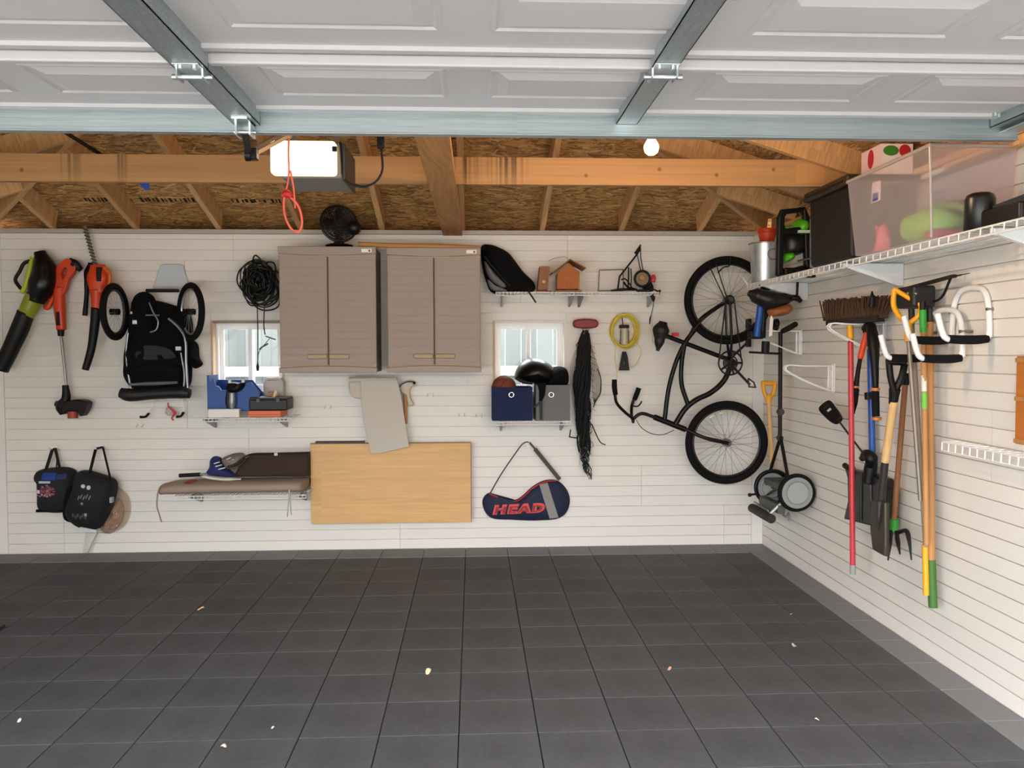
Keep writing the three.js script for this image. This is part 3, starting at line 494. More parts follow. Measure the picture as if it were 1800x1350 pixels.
// ================= stroller, folded and hung =================
{
  const t = thing('jogging_stroller', 'folded black jogging stroller with two spoked wheels hung upside down', 'stroller');
  function wheel(c, R, squash, yawA, rim) {
    const g = (x) => x.applyMatrix4(new THREE.Matrix4().makeRotationY(yawA)).translate(c[0], c[1], c[2]);
    const w = mesh('wheel', g(new THREE.TorusGeometry(R, 0.022, 12, 56)), rubber, t);
    mesh('rim', g(merge([new THREE.TorusGeometry(R - 0.028, 0.008, 8, 56)])), rim, w);
    const sp = []; for (let i = 0; i < 16; i++) { const a = i / 16 * 6.283; sp.push(rod([0.012 * Math.cos(a), 0.012 * Math.sin(a), 0.01], [(R - 0.03) * Math.cos(a + 0.15), (R - 0.03) * Math.sin(a + 0.15), 0], 0.0012, 0.0012, 5)); }
    mesh('spokes', g(merge(sp)), M(0xb9bcbd, 0.3, 0.9), w); mesh('hub', g(new THREE.CylinderGeometry(0.022, 0.022, 0.06, 16).rotateX(Math.PI / 2)), black, w);
  }
  wheel([-2.491,1.749,0.24], 0.178, 1, 1.55, M(0x55595a, 0.4, 0.5));
  wheel([-1.986,1.751,0.2], 0.185, 1, -0.85, M(0xc2c6c8, 0.3, 0.8));
  mesh('hanging_board', plate([[-2.311,1.923],[-2.255,2.095],[-2.231,2.103],[-2.114,2.103],[-2.094,2.091],[-2.048,1.923],[-2.077,1.907],[-2.295,1.907]], 0.006, 0.02, 0.006), M(0xc3cbd0, 0.4), t);
  mesh('cross_bar', rod([-2.313,1.903,0.14], [-2.087,1.903,0.14], 0.012, 0.012, 14), black, t);
  mesh('seat_fabric', puff([[-2.451,1.771],[-2.329,1.84],[-2.177,1.811],[-2.057,1.758],[-2.028,1.586],[-2.039,1.381],[-2.067,1.216],[-2.189,1.175],[-2.39,1.176],[-2.502,1.251],[-2.506,1.444],[-2.479,1.587]], 0.02, 0.2, { lump: 0.22, freq: 12, pw: 0.45 }), blackCloth, t);
  mesh('canopy', puff([[-2.384,1.873],[-2.328,1.897],[-2.264,1.856],[-2.243,1.709],[-2.261,1.587],[-2.335,1.554],[-2.398,1.595],[-2.419,1.726]], 0.12, 0.13, { lump: 0.3, freq: 18 }), blackCloth, t);
  mesh('seat_panel', plate(smooth([[-2.365,1.456],[-2.333,1.504],[-2.231,1.516],[-2.129,1.488],[-2.091,1.432],[-2.107,1.424],[-2.358,1.424]], 40), 0.205, 0.02, 0.006), M(0x22252b, 0.8), t);
  mesh('side_pouch', puff([[-2.052,1.562],[-1.996,1.525],[-1.982,1.422],[-1.962,1.38],[-2.016,1.348],[-2.047,1.381]], 0.03, 0.1, { lump: 0.35, freq: 20 }), blackCloth, t);
  mesh('fabric_fold', body([[-2.375,1.337,0.22],[-2.242,1.344,0.22],[-2.062,1.336,0.22]], [0.03, 0.045, 0.03], { depth: 0.5 }), blackCloth, t);
  mesh('handlebar', body([[-2.48,1.184,0.2],[-2.426,1.168,0.2],[-2.253,1.175,0.2],[-2.056,1.182,0.2],[-2.001,1.174,0.2]], [0.036, 0.046, 0.04, 0.042, 0.034]), M(0x0c0c0d, 0.55), t);
  const al = M(0x8e9499, 0.3, 0.85);
  mesh('post_shade_side', tube([[-2.437,1.605,0.16],[-2.452,1.464,0.16],[-2.439,1.303,0.16],[-2.426,1.214,0.16]], 0.009, 30), al, t);
  mesh('post_shade_side', tube([[-2.144,1.704,0.19],[-2.082,1.648,0.19],[-2.036,1.576,0.19],[-2.028,1.383,0.19],[-2.019,1.206,0.19]], 0.01, 40), al, t);
  mesh('post_shade_side', tube([[-2.076,1.463,0.15],[-2.055,1.301,0.15],[-2.061,1.204,0.15]], 0.008, 20), al, t);
  mesh('post_shade_side', tube([[-2.256,1.813,0.24],[-2.227,1.741,0.24],[-2.197,1.682,0.24],[-2.213,1.623,0.24],[-2.253,1.607,0.24]], 0.006, 30), al, t);
  mesh('post_shade_side', rod([-2.277,1.725,0.25], [-2.184,1.725,0.25], 0.006), al, t);
  mesh('footrest', body([[-2.421,1.24,0.19],[-2.255,1.247,0.19],[-2.089,1.254,0.19]], [0.01, 0.014, 0.01]), M(0x5f6062, 0.5), t);
  mesh('clip', bx([-2.075,1.491,0.24][0] - 0.012, [-2.075,1.491,0.24][0] + 0.022, [-2.075,1.479,0.24][1], [-2.075,1.507,0.24][1], 0.2, 0.23, 0.004), M(0xd9dcdc, 0.4), t);
  mesh('clip', [bx([-2.371,1.678,0.26][0], [-2.34,1.678,0.26][0], [-2.372,1.662,0.26][1], [-2.371,1.693,0.26][1], 0.2, 0.25, 0.004), bx([-2.385,1.748,0.26][0], [-2.37,1.748,0.26][0], [-2.37,1.733,0.26][1], [-2.37,1.752,0.26][1], 0.2, 0.25, 0.004)], zinc, t);
  for (const [a, b] of [[[[-2.298,1.16,0.06],[-2.316,1.086,0.06],[-2.341,1.037,0.06],[-2.366,1.012,0.06],[-2.398,1.004,0.06]], [[-2.341,1.029,0.06],[-2.366,1.004,0.06],[-2.406,1,0.06]]], [[[-2.113,1.159,0.06],[-2.098,1.093,0.06],[-2.095,1.044,0.06],[-2.119,1.011,0.06],[-2.14,1.003,0.06]], [[-2.095,1.035,0.06],[-2.115,1.007,0.06],[-2.148,0.999,0.06]]]]) { const h = mesh('hook', tube(a, 0.005, 30), whiteWire, t); mesh('hook_tip', tube(b, 0.009, 20), rubber, h); }
}
const tangle = thing('tangled_cord', 'small tangle of red and white cord under the stroller', 'cord');
mesh('white_cord', [0, 1, 2, 3].map((i) => tube([0, 1, 2, 3, 4, 5].map((k) => add([-2.195,1.044,0.05], [0.035 * Math.cos(k * 1.05 + i * 1.3) * (0.6 + 0.4 * ((k + i) % 2)), 0.032 * Math.sin(k * 1.05 + i) - 0.004, 0.02 * Math.sin(k * 2 + i) ])), 0.0035, 40, 6, true)), M(0xd9cfc8, 0.7), tangle);
mesh('red_cord', [tube([[-2.203,1.103,0.07],[-2.196,1.07,0.07],[-2.172,1.045,0.07],[-2.16,1.02,0.07],[-2.177,0.991,0.07],[-2.165,0.975,0.07]], 0.0055, 30, 6), tube([[-2.196,1.07,0.08],[-2.168,1.054,0.08],[-2.144,1.029,0.08],[-2.161,1.008,0.08]], 0.005, 20, 6)], M(0xd7404a, 0.6), tangle);

// ================= black cable bundle =================
{
  const t = thing('cable_bundle', 'big tangled bundle of black cable left of the cabinets', 'cable'), c = [-1.509,1.954,0.17], g = [];
  seed = 41;
  for (let i = 0; i < 46; i++) {
    const R = rr(0.05, 0.135), a = rnd() * 6.28, b = rr(-0.5, 0.5), P = [], ox = rr(-0.035, 0.035), oy = rr(-0.05, 0.05);
    for (let k = 0; k < 9; k++) { const q = k / 9 * 6.283, r = R * (0.8 + 0.4 * rnd()); P.push([c[0] + ox + r * Math.cos(q + a) * 0.86, c[1] + oy + r * Math.sin(q + a) * 1.05, c[2] + r * Math.sin(q) * b + rr(-0.05, 0.05)]); }
    g.push(tube(P, 0.0055, 44, 6, true));
  }
  mesh('coil', g, M(0x0f1311, 0.45), t);
  mesh('strand', tube([[-1.549,1.809,0.1],[-1.547,1.646,0.1],[-1.549,1.503,0.1],[-1.551,1.38,0.1]], 0.004, 20), black, t); mesh('strand', tube([[-1.497,1.809,0.1],[-1.502,1.707,0.1],[-1.503,1.646,0.1],[-1.496,1.592,0.1]], 0.004, 20), black, t);
  mesh('plug', body([[-1.551,1.396,0.1],[-1.552,1.355,0.1],[-1.552,1.331,0.1]], [0.004, 0.011, 0.008]), black, t);
  mesh('clip', [bar([-1.492,1.58,0.1], [-1.423,1.556,0.1], 0.02, 0.008), ], M(0x55585a, 0.5), t);
  mesh('clip', [bar([-1.509,1.507,0.1], [-1.476,1.527,0.1], 0.018, 0.01), bar([-1.538,1.486,0.1], [-1.513,1.507,0.1], 0.01, 0.01), tube([[-1.551,1.38,0.1],[-1.542,1.462,0.1],[-1.509,1.511,0.1],[-1.46,1.568,0.1]], 0.0025, 20)], M(0x3a3c3d, 0.5), t);
}

// ================= cabinets =================
function cabinet(A, B, label, zf) {
  const t = thing('wall_cabinet', label, 'cabinet', 'pair of taupe wall cabinets'), x0 = A[0], x1 = B[0], y1 = A[1], y0 = B[1], z = zf - 0.03;
  const taupe = M(0xa29287, 0.55), tan = M(0xb39c7c, 0.55), dark = M(0x4e453f, 0.6);
  mesh('carcass', [bx(x0 + 0.004, x1 - 0.004, y0, y1, 0.002, z, 0.008)], M(0x6f635b, 0.6), t);
  const arc = (s, yA, yB) => { const P = []; for (let i = 0; i <= 12; i++) P.push([x0 + (x1 - x0) * i / 12, yB + s * Math.sin(i / 12 * Math.PI) * 0.014]); return [[x1, yA], [x0, yA], ...P]; };
  mesh('top_rail', plate(arc(-1, y1 + 0.004, y1 - 0.044), z, 0.034, 0.006), taupe, t); mesh('bottom_rail', plate(arc(1, y0 - 0.004, y0 + 0.03).reverse(), z, 0.034, 0.006), taupe, t);
  mesh('trim_strip', bx(x0 + 0.002, x1 - 0.002, y1 - 0.066, y1 - 0.058, z, z + 0.03), tan, t); mesh('trim_strip', bx(x0 + 0.002, x1 - 0.002, y0 + 0.046, y0 + 0.052, z, z + 0.03), tan, t);
  const xm = (x0 + x1) / 2;
  for (const s of [0, 1]) {
    const a = s ? xm + 0.004 : x0 + 0.004, b = s ? x1 - 0.004 : xm - 0.004, ya = y0 + 0.02, yb = y1 - 0.03, d = mesh('door', bx(a, b, ya, yb, z - 0.002, z + 0.018, 0.006), taupe, t);
    for (let i = 0; i < 13; i++) { const yy = ya + 0.05 + i * (yb - ya - 0.1) / 13; mesh('rib', bx(a + 0.012, b - 0.012, yy, yy + (yb - ya - 0.1) / 13 - 0.008, z + 0.017, z + 0.0205, 0.0015), taupe, d); }
    mesh('handle', bx(s ? xm + 0.006 : xm - 0.145, s ? xm + 0.145 : xm - 0.006, y0 + 0.092, y0 + 0.126, z + 0.018, z + 0.04, 0.01), tan, d);
  }
  mesh('sticker', bx(x1 - 0.1, x1 - 0.03, y1 - 0.036, y1 - 0.012, z + 0.034, z + 0.0345), M(0xf4f1ea, 0.6), t);
  mesh('sticker_mark', bx(x1 - 0.052, x1 - 0.038, y1 - 0.032, y1 - 0.018, z + 0.0346, z + 0.035), M(0xa8452f, 0.6), t);
}
cabinet([-1.345,2.191,0.33], [-0.671,1.325,0.33], 'taupe two-door wall cabinet on the left, with the black fan on top', 0.33);
cabinet([-0.6,2.185,0.33], [0.055,1.326,0.33], 'taupe two-door wall cabinet on the right, beside the shelf with the birdhouse', 0.33);
{
  const t = thing('desk_fan', 'small round black desk fan standing on the left cabinet', 'fan'), c = [-0.944,2.372,0.2], b = [-0.945,2.212,0.2], wm = M(0x0b0b0c, 0.45), base = b[1];
  const q = new THREE.Matrix4().makeRotationFromEuler(new THREE.Euler(-0.15, 0.35, 0));
  const at = (g) => g.applyMatrix4(q).translate(c[0], c[1], c[2]);
  const wires = []; for (let i = 0; i < 9; i++) { const r = 0.02 + i * 0.013; wires.push(new THREE.TorusGeometry(r, 0.003, 5, 40).translate(0, 0, 0.06 - 0.045 * (i / 8) ** 2)); wires.push(new THREE.TorusGeometry(r, 0.003, 5, 40).translate(0, 0, -0.05 + 0.045 * (i / 8) ** 2)); }
  for (let i = 0; i < 28; i++) { const a = i / 28 * 6.283; wires.push(rod([0.02 * Math.cos(a), 0.02 * Math.sin(a), 0.06], [0.124 * Math.cos(a), 0.124 * Math.sin(a), 0.015], 0.002, 0.002, 5), rod([0.02 * Math.cos(a), 0.02 * Math.sin(a), -0.05], [0.124 * Math.cos(a), 0.124 * Math.sin(a), -0.005], 0.002, 0.002, 5)); }
  mesh('grille', at(merge(wires)), wm, t); mesh('rim', at(new THREE.TorusGeometry(0.128, 0.009, 8, 48)), wm, t);
  for (let i = 0; i < 4; i++) mesh('blade', at(new THREE.SphereGeometry(0.055, 14, 8).scale(1, 0.62, 0.07).rotateX(0.5).translate(0.062, 0, 0).rotateZ(i * Math.PI / 2)), M(0x151516, 0.4), t);
  mesh('motor', at(new THREE.SphereGeometry(0.05, 20, 14).scale(1, 1, 1.1).translate(0.1, -0.03, 0.03)), wm, t);
  mesh('hub', at(new THREE.CylinderGeometry(0.026, 0.026, 0.02, 24).rotateX(Math.PI / 2).translate(0, 0, 0.06)), M(0x1b1b1d, 0.3), t);
  mesh('stand', body([[c[0], c[1] - 0.1, c[2]], [c[0], base + 0.04, c[2]], [c[0], base + 0.012, c[2]]], [0.03, 0.034, 0.04]), wm, t);
  mesh('base', new THREE.LatheGeometry([[0, 0], [0.095, 0], [0.095, 0.006], [0.06, 0.014], [0.03, 0.022], [0, 0.024]].map((p) => new THREE.Vector2(p[0], p[1])), 32).translate(c[0], base + 0.002, c[2]), wm, t);
}
single('wooden_pole', 'long round wooden pole lying on top of the two cabinets', 'pole', [body([[-0.796,2.216,0.3],[-0.52,2.205,0.3],[-0.243,2.202,0.3],[0.043,2.191,0.3]], [0.016, 0.018, 0.018, 0.016])], woodTan);

// ================= shelves on the back wall =================
const shelfMetal = M(0xd9dde0, 0.4);
function wireShelf(name, label, x0, x1, y, depth, brackets, group) {
  const t = thing(name, label, 'shelf', group), g = [];
  const wires = [], n = Math.round((x1 - x0) / 0.026); for (let i = 0; i <= n; i++) { const x = x0 + (x1 - x0) * i / n; wires.push(...wire([[x, y, 0.004], [x, y, depth], [x, y - 0.024, depth]], 0.0022, 5)); }
  mesh('deck_wires', wires, whiteWire, t);
  for (const [yy, z] of [[y - 0.003, 0.01], [y - 0.003, depth * 0.5], [y - 0.003, depth], [y - 0.025, depth]]) mesh('rail', rod([x0, yy, z], [x1, yy, z], 0.0032, 0.0032, 8), whiteWire, t);
  for (const x of brackets) mesh('bracket', plate([[0, 0], [depth * 0.92, 0], [depth * 0.92, -0.012], [0.02, -0.085], [0, -0.085]], 0, 0.014, 0.002).rotateY(-Math.PI / 2).translate(x + 0.007, y - 0.007, 0.001), M(0x9aa0a4, 0.4, 0.4), t);
  return t;
}
const S1 = [[0.162,1.885],[1.317,1.886]], S2 = [[-1.869,1.008],[-1.274,1.004]], S3 = [[0.159,0.969],[0.691,0.966]];
wireShelf('wire_shelf', 'white wire shelf holding the black bag and the birdhouse', S1[0][0], S1[1][0], S1[0][1], 0.3, [[0.212,1.877,0][0], [0.711,1.878,0][0], [0.783,1.878,0][0], [1.299,1.878,0][0]]);
wireShelf('wire_shelf', 'white wire shelf under the left window crowded with tools', S2[0][0], S2[1][0], S2[0][1], 0.3, [[-1.884,0.942,0][0], [-1.369,0.939,0][0]]);
wireShelf('wire_shelf', 'short white wire shelf under the navy and grey fabric bins', S3[0][0], S3[1][0], S3[0][1], 0.28, [[0.201,0.928,0][0], [0.647,0.925,0][0]]);

// things on the shelf under the left window
{
  const y = S2[0][1] + 0.003, z = 0.26;
  const t = thing('storage_crate', 'open blue plastic crate with a notched rim', 'crate'), cm = M(0x154a92, 0.5);
  const o = [[-1.868,1.304],[-1.853,1.304],[-1.846,1.24],[-1.822,1.288],[-1.807,1.232],[-1.784,1.224],[-1.768,1.2],[-1.737,1.2],[-1.713,1.208],[-1.622,1.239],[-1.563,1.255],[-1.501,1.183],[-1.503,1.055],[-1.865,1.057]];
  mesh('front', plate(o, 0.23, 0.02, 0.004), cm, t); mesh('back', plate([[-1.904,1.267],[-1.606,1.265],[-1.534,1.175],[-1.536,1.06],[-1.907,1.062]], 0.03, 0.012, 0.003), cm, t);
  mesh('side', bx(o[0][0], o[0][0] + 0.012, o[13][1], o[0][1], 0.03, 0.24), cm, t); mesh('bottom', bx(o[13][0], o[12][0], o[13][1] - 0.004, o[13][1] + 0.008, 0.03, 0.245), cm, t);
  const w = thing('plastic_tray', 'low white plastic tray at the shelf edge under the blue crate', 'tray'), a = [-1.844,1.071,0.3], b = [-1.63,1.015,0.3];
  mesh('body', [bx(a[0], b[0], y + 0.001, a[1] - 0.004, 0.262, 0.31, 0.004)], M(0xe4dfd8, 0.5), w); mesh('rim', bx(a[0] - 0.004, b[0] + 0.004, a[1] - 0.006, a[1], 0.26, 0.314, 0.002), M(0xeeeae4, 0.5), w);
  const s = thing('paint_gun', 'black spray gun with grey canister in front of the blue crate', 'tool');
  mesh('canister', body([[-1.685,1.073,0.285],[-1.684,1.121,0.285],[-1.683,1.185,0.285]], [0.02, 0.026, 0.022]), M(0x8d8f90, 0.35, 0.6), s); mesh('head', puff([[-1.731,1.209],[-1.715,1.248],[-1.675,1.256],[-1.636,1.252],[-1.597,1.264],[-1.605,1.224],[-1.637,1.192],[-1.708,1.185]], 0.255, 0.05, { lump: 0.3, freq: 30 }), black, s); mesh('knob', [disc([-1.696,1.261,0.29], 0.012, 0.02, 'y'), disc([-1.606,1.264,0.29], 0.01, 0.02, 'y')], M(0xd8d8d4, 0.4), s); mesh('grip', body([[-1.708,1.193,0.28],[-1.716,1.129,0.28],[-1.71,1.073,0.28]], [0.014, 0.016, 0.012]), black, s);
  const k = thing('tool_case', 'flat black tool case lying on an orange one', 'tool case'), ka = [-1.562,1.137,0.3], kb = [-1.3,1.06,0.3];
  mesh('body', bx(ka[0], kb[0], kb[1], ka[1], 0.1, 0.31, 0.01), M(0x1d1b1a, 0.55), k); mesh('lid', bx(ka[0] + 0.004, kb[0] - 0.004, ka[1] - 0.002, ka[1] + 0.012, 0.104, 0.306, 0.005), M(0x252220, 0.55), k); mesh('latch', [bx(ka[0] + 0.05, ka[0] + 0.075, ka[1] - 0.02, ka[1] + 0.006, 0.308, 0.315, 0.003), bx(kb[0] - 0.075, kb[0] - 0.05, ka[1] - 0.02, ka[1] + 0.006, 0.308, 0.315, 0.003)], M(0x3c3835, 0.4), k);
  const oa = [-1.571,1.058,0.3], ob = [-1.344,1.013,0.3];
  const oc = thing('tool_case', 'thin orange case under the black tool case', 'tool case'); mesh('body', bx(oa[0], ob[0], y + 0.001, kb[1] - 0.002, 0.1, 0.308, 0.006), M(0xd96a3c, 0.5), oc); mesh('seam', bx(oa[0] - 0.001, ob[0] + 0.001, y + 0.018, y + 0.021, 0.3, 0.3095), M(0x8e3b1c, 0.5), oc);
  const p = thing('carry_case', 'pale grey carry case with a slot handle behind the black case', 'case'), P = [[-1.518,1.086],[-1.516,1.249],[-1.495,1.282],[-1.39,1.282],[-1.37,1.249],[-1.373,1.085]];
  mesh('body', plate(P, 0.02, 0.075, 0.01, [[[-1.491,1.253],[-1.403,1.253],[-1.402,1.273],[-1.491,1.274]].reverse()]), M(0xbdb3a6, 0.55), p); mesh('label', bx([-1.453,1.174,0.1][0] - 0.03, [-1.453,1.174,0.1][0] + 0.03, [-1.453,1.141,0.1][1], [-1.453,1.183,0.1][1], 0.094, 0.097), M(0x9d8f80, 0.6), p);
  const r = thing('glue_bottle', 'small cream bottle lying on the black tool case', 'bottle'); mesh('body', body([[-1.456,1.156,0.22],[-1.432,1.16,0.22],[-1.408,1.156,0.22],[-1.377,1.16,0.22]], [0.012, 0.016, 0.016, 0.01]), M(0x9c6f5a, 0.5), r); mesh('cap', body([[-1.41,1.144,0.23],[-1.398,1.177,0.23],[-1.394,1.193,0.23]], [0.012, 0.011, 0.008]), M(0xe0c6a4, 0.5), r);
}
// things on the upper right shelf
{
  const y = S1[0][1] + 0.0025;
  const b = thing('sports_bag', 'black and grey fabric bag slumped on the shelf beside the cabinet', 'bag'), o = [[0.065,2.241],[0.11,2.249],[0.183,2.229],[0.257,2.189],[0.297,2.144],[0.371,2.046],[0.445,1.973],[0.461,1.928],[0.428,1.9],[0.137,1.899],[0.1,1.969],[0.072,2.07]];
  mesh('shell', puff(o, 0.03, 0.18, { lump: 0.12, freq: 9, pw: 0.42 }), blackCloth, b);
  mesh('grey_panel', puff([[0.084,2.115],[0.124,2.066],[0.181,2.002],[0.238,1.933],[0.213,1.925],[0.148,1.957],[0.104,2.01]], 0.165, 0.06, { lump: 0.1 }), M(0x6c6d70, 0.85), b);
  mesh('grey_panel', puff([[0.104,1.985],[0.148,1.945],[0.213,1.921],[0.246,1.901],[0.164,1.9],[0.124,1.921]], 0.16, 0.055, { lump: 0.1 }), M(0x77787b, 0.85), b);
  mesh('seam', tube([[0.08,2.144,0.23],[0.124,2.088,0.23],[0.188,2.015,0.23],[0.261,1.931,0.23]], 0.006, 30), black, b);
  mesh('strap', [bar([0.389,1.889,0.31], [0.441,1.808,0.318], 0.012, 0.003, [0, 0, 1]), tube([[0.39,1.898,0.24],[0.39,1.893,0.3],[0.393,1.881,0.312]], 0.006, 12)], black, b);
  const h = thing('birdhouse', 'small wooden birdhouse with a gabled roof on the wire shelf', 'birdhouse'), A = [0.617,1.909,0.25], B = [0.747,2.039,0.25], zf = 0.25;
  const front = [[0.604,1.909],[0.6,2.022],[0.682,2.095],[0.755,2.03],[0.747,1.909]];
  mesh('front', plate(front, zf - 0.012, 0.012, 0.001), M(0xffffff, 0.65, 0, { map: rep(plyTex, 4, 4), color: 0xc98a52 }), h); mesh('back', plate(front, 0.09, 0.012, 0.001), woodTan, h);
  for (const i of [0, 3]) { const p = front[i], q = front[i === 0 ? 1 : 4]; mesh('side', bx(Math.min(p[0], q[0]), Math.max(p[0], q[0]) + 0.006, front[0][1], p === front[0] ? front[1][1] : front[3][1], 0.1, zf - 0.01), woodTan, h); }
  const R = [[0.561,2.019,0.2],[0.687,2.112,0.2],[0.798,2.052,0.2]]; for (const [p, q] of [[R[0], R[1]], [R[1], R[2]]]) { const d = [q[0] - p[0], q[1] - p[1]], L = Math.hypot(d[0], d[1]), a = Math.atan2(d[1], d[0]); mesh('roof', new THREE.BoxGeometry(L + 0.006, 0.008, 0.2).rotateZ(a).translate((p[0] + q[0]) / 2, (p[1] + q[1]) / 2 + 0.004, 0.18), woodBrown, h); }
  mesh('base', bx([0.588,1.901,0.25][0], [0.771,1.901,0.25][0], y, y + 0.012, 0.08, 0.275), woodBrown, h);
  for (let i = 0; i < 3; i++) mesh('board_line', bx(front[0][0] + 0.03 + i * 0.03, front[0][0] + 0.033 + i * 0.03, front[0][1] + 0.015, front[0][1] + 0.06, zf - 0.001, zf + 0.0015), M(0x8a5a30, 0.7), h);
  mesh('hanger_wire', tube([[0.545,2.117,0.15],[0.578,2.134,0.15],[0.627,2.146,0.15],[0.673,2.146,0.15],[0.689,2.122,0.15]], 0.0018, 24), steel, h);
  const f = thing('bird_feeder', 'brown wooden feeder box left of the birdhouse', 'feeder'), fo = [[0.459,1.902],[0.476,2.071],[0.545,2.071],[0.532,1.902]]; mesh('body', plate(fo, 0.12, 0.12, 0.003), woodBrown, f); mesh('emblem', disc([0.504,1.962,0.24], 0.013, 0.004, 'z', 0.013, 5), M(0xd6a76a, 0.6), f); mesh('base', bx(fo[0][0] - 0.006, fo[3][0] + 0.03, y, y + 0.01, 0.1, 0.25), M(0x8a5742, 0.7), f);
  const g = thing('picture_frame', 'thin grey wire frame with a clear sheet leaning on the wall', 'frame'), go = [[0.924,1.912,0.05],[0.932,2.062,0.05],[1.105,2.067,0.05],[1.11,1.912,0.05]]; mesh('rim', wire([...go, go[0]], 0.004), M(0x77716b, 0.5), g); mesh('sheet', bx(go[0][0], go[3][0], go[0][1] , go[1][1], 0.048, 0.0495), M(0xd8cfc8, 0.3), g);
  const e = thing('tripod', 'black folded camera tripod on the shelf with its legs up', 'tripod');
  mesh('leg', wire([[1.048,1.916,0.16],[1.061,2.007,0.16],[1.127,2.089,0.16],[1.197,2.179,0.16]], 0.007), black, e); mesh('leg', wire([[1.193,2.173,0.14],[1.21,2.091,0.14],[1.223,2.034,0.14]], 0.004), darkSteel, e); mesh('leg', wire([[1.209,2.234,0.18],[1.21,2.144,0.18],[1.227,2.054,0.18]], 0.004), darkSteel, e);
  mesh('leg', wire([[1.119,1.907,0.18],[1.123,1.997,0.18],[1.123,2.071,0.18]], 0.006), black, e); mesh('leg', wire([[1.136,1.914,0.2],[1.14,1.987,0.2],[1.136,2.06,0.2]], 0.005), darkSteel, e);
  mesh('head', body([[1.174,2.17,0.17],[1.195,2.195,0.17],[1.211,2.235,0.17]], [0.012, 0.014, 0.006]), black, e); mesh('foot', body([[0.995,1.903,0.18],[1.07,1.911,0.18],[1.186,1.911,0.18]], [0.006, 0.01, 0.008]), black, e); mesh('brace', [tube([[1.066,1.979,0.2],[1.091,1.987,0.2],[1.124,1.954,0.2],[1.149,1.914,0.2]], 0.005, 20), tube([[1.081,1.962,0.21],[1.114,1.925,0.21],[1.163,1.913,0.21]], 0.007, 20)], rubber, e);
  const n = thing('rope_reel', 'small reel of twine with a black flange on the shelf', 'reel'); mesh('spool', disc([1.219,1.987,0.2], 0.05, 0.045, 'z'), M(0x8b7657, 0.85), n); mesh('flange', ring([1.214,1.985,0.225], 0.055, 0.009, 'z'), black, n); mesh('core', disc([1.209,1.989,0.226], 0.018, 0.03, 'z'), woodTan, n); mesh('foot', bx([1.182,1.901,0.2][0], [1.273,1.901,0.2][0], y, y + 0.02, 0.16, 0.25, 0.004), black, n);
  const c = thing('pump', 'black foot pump with a red handle at the shelf end', 'pump'); mesh('body', puff([[1.24,1.905],[1.248,1.971],[1.272,1.995],[1.297,1.971],[1.314,1.905]], 0.12, 0.07, { lump: 0.2, freq: 30 }), black, c); mesh('red_cap', body([[1.297,1.963,0.2],[1.301,1.991,0.2],[1.297,2.016,0.2]], [0.013, 0.017, 0.012], { square: 3 }), red, c); mesh('hose', tube([[1.26,1.912,0.22],[1.301,1.908,0.22],[1.33,1.896,0.22],[1.347,1.904,0.22],[1.335,1.88,0.22],[1.339,1.871,0.22]], 0.006, 30), black, c);
  const k = thing('carabiner_cord', 'thin cord with a black clip dangling from the shelf end', 'cord'); mesh('cord', tube([[1.272,1.85,0.3],[1.28,1.798,0.3],[1.268,1.745,0.3],[1.256,1.697,0.3],[1.252,1.665,0.3]], 0.0025, 20), darkSteel, k); mesh('clip', body([[1.264,1.862,0.3],[1.276,1.842,0.3],[1.28,1.818,0.3]], [0.012, 0.014, 0.006]), black, k); mesh('tip', body([[1.264,1.725,0.3],[1.256,1.697,0.3],[1.252,1.657,0.3]], [0.003, 0.006, 0.004]), black, k);
}
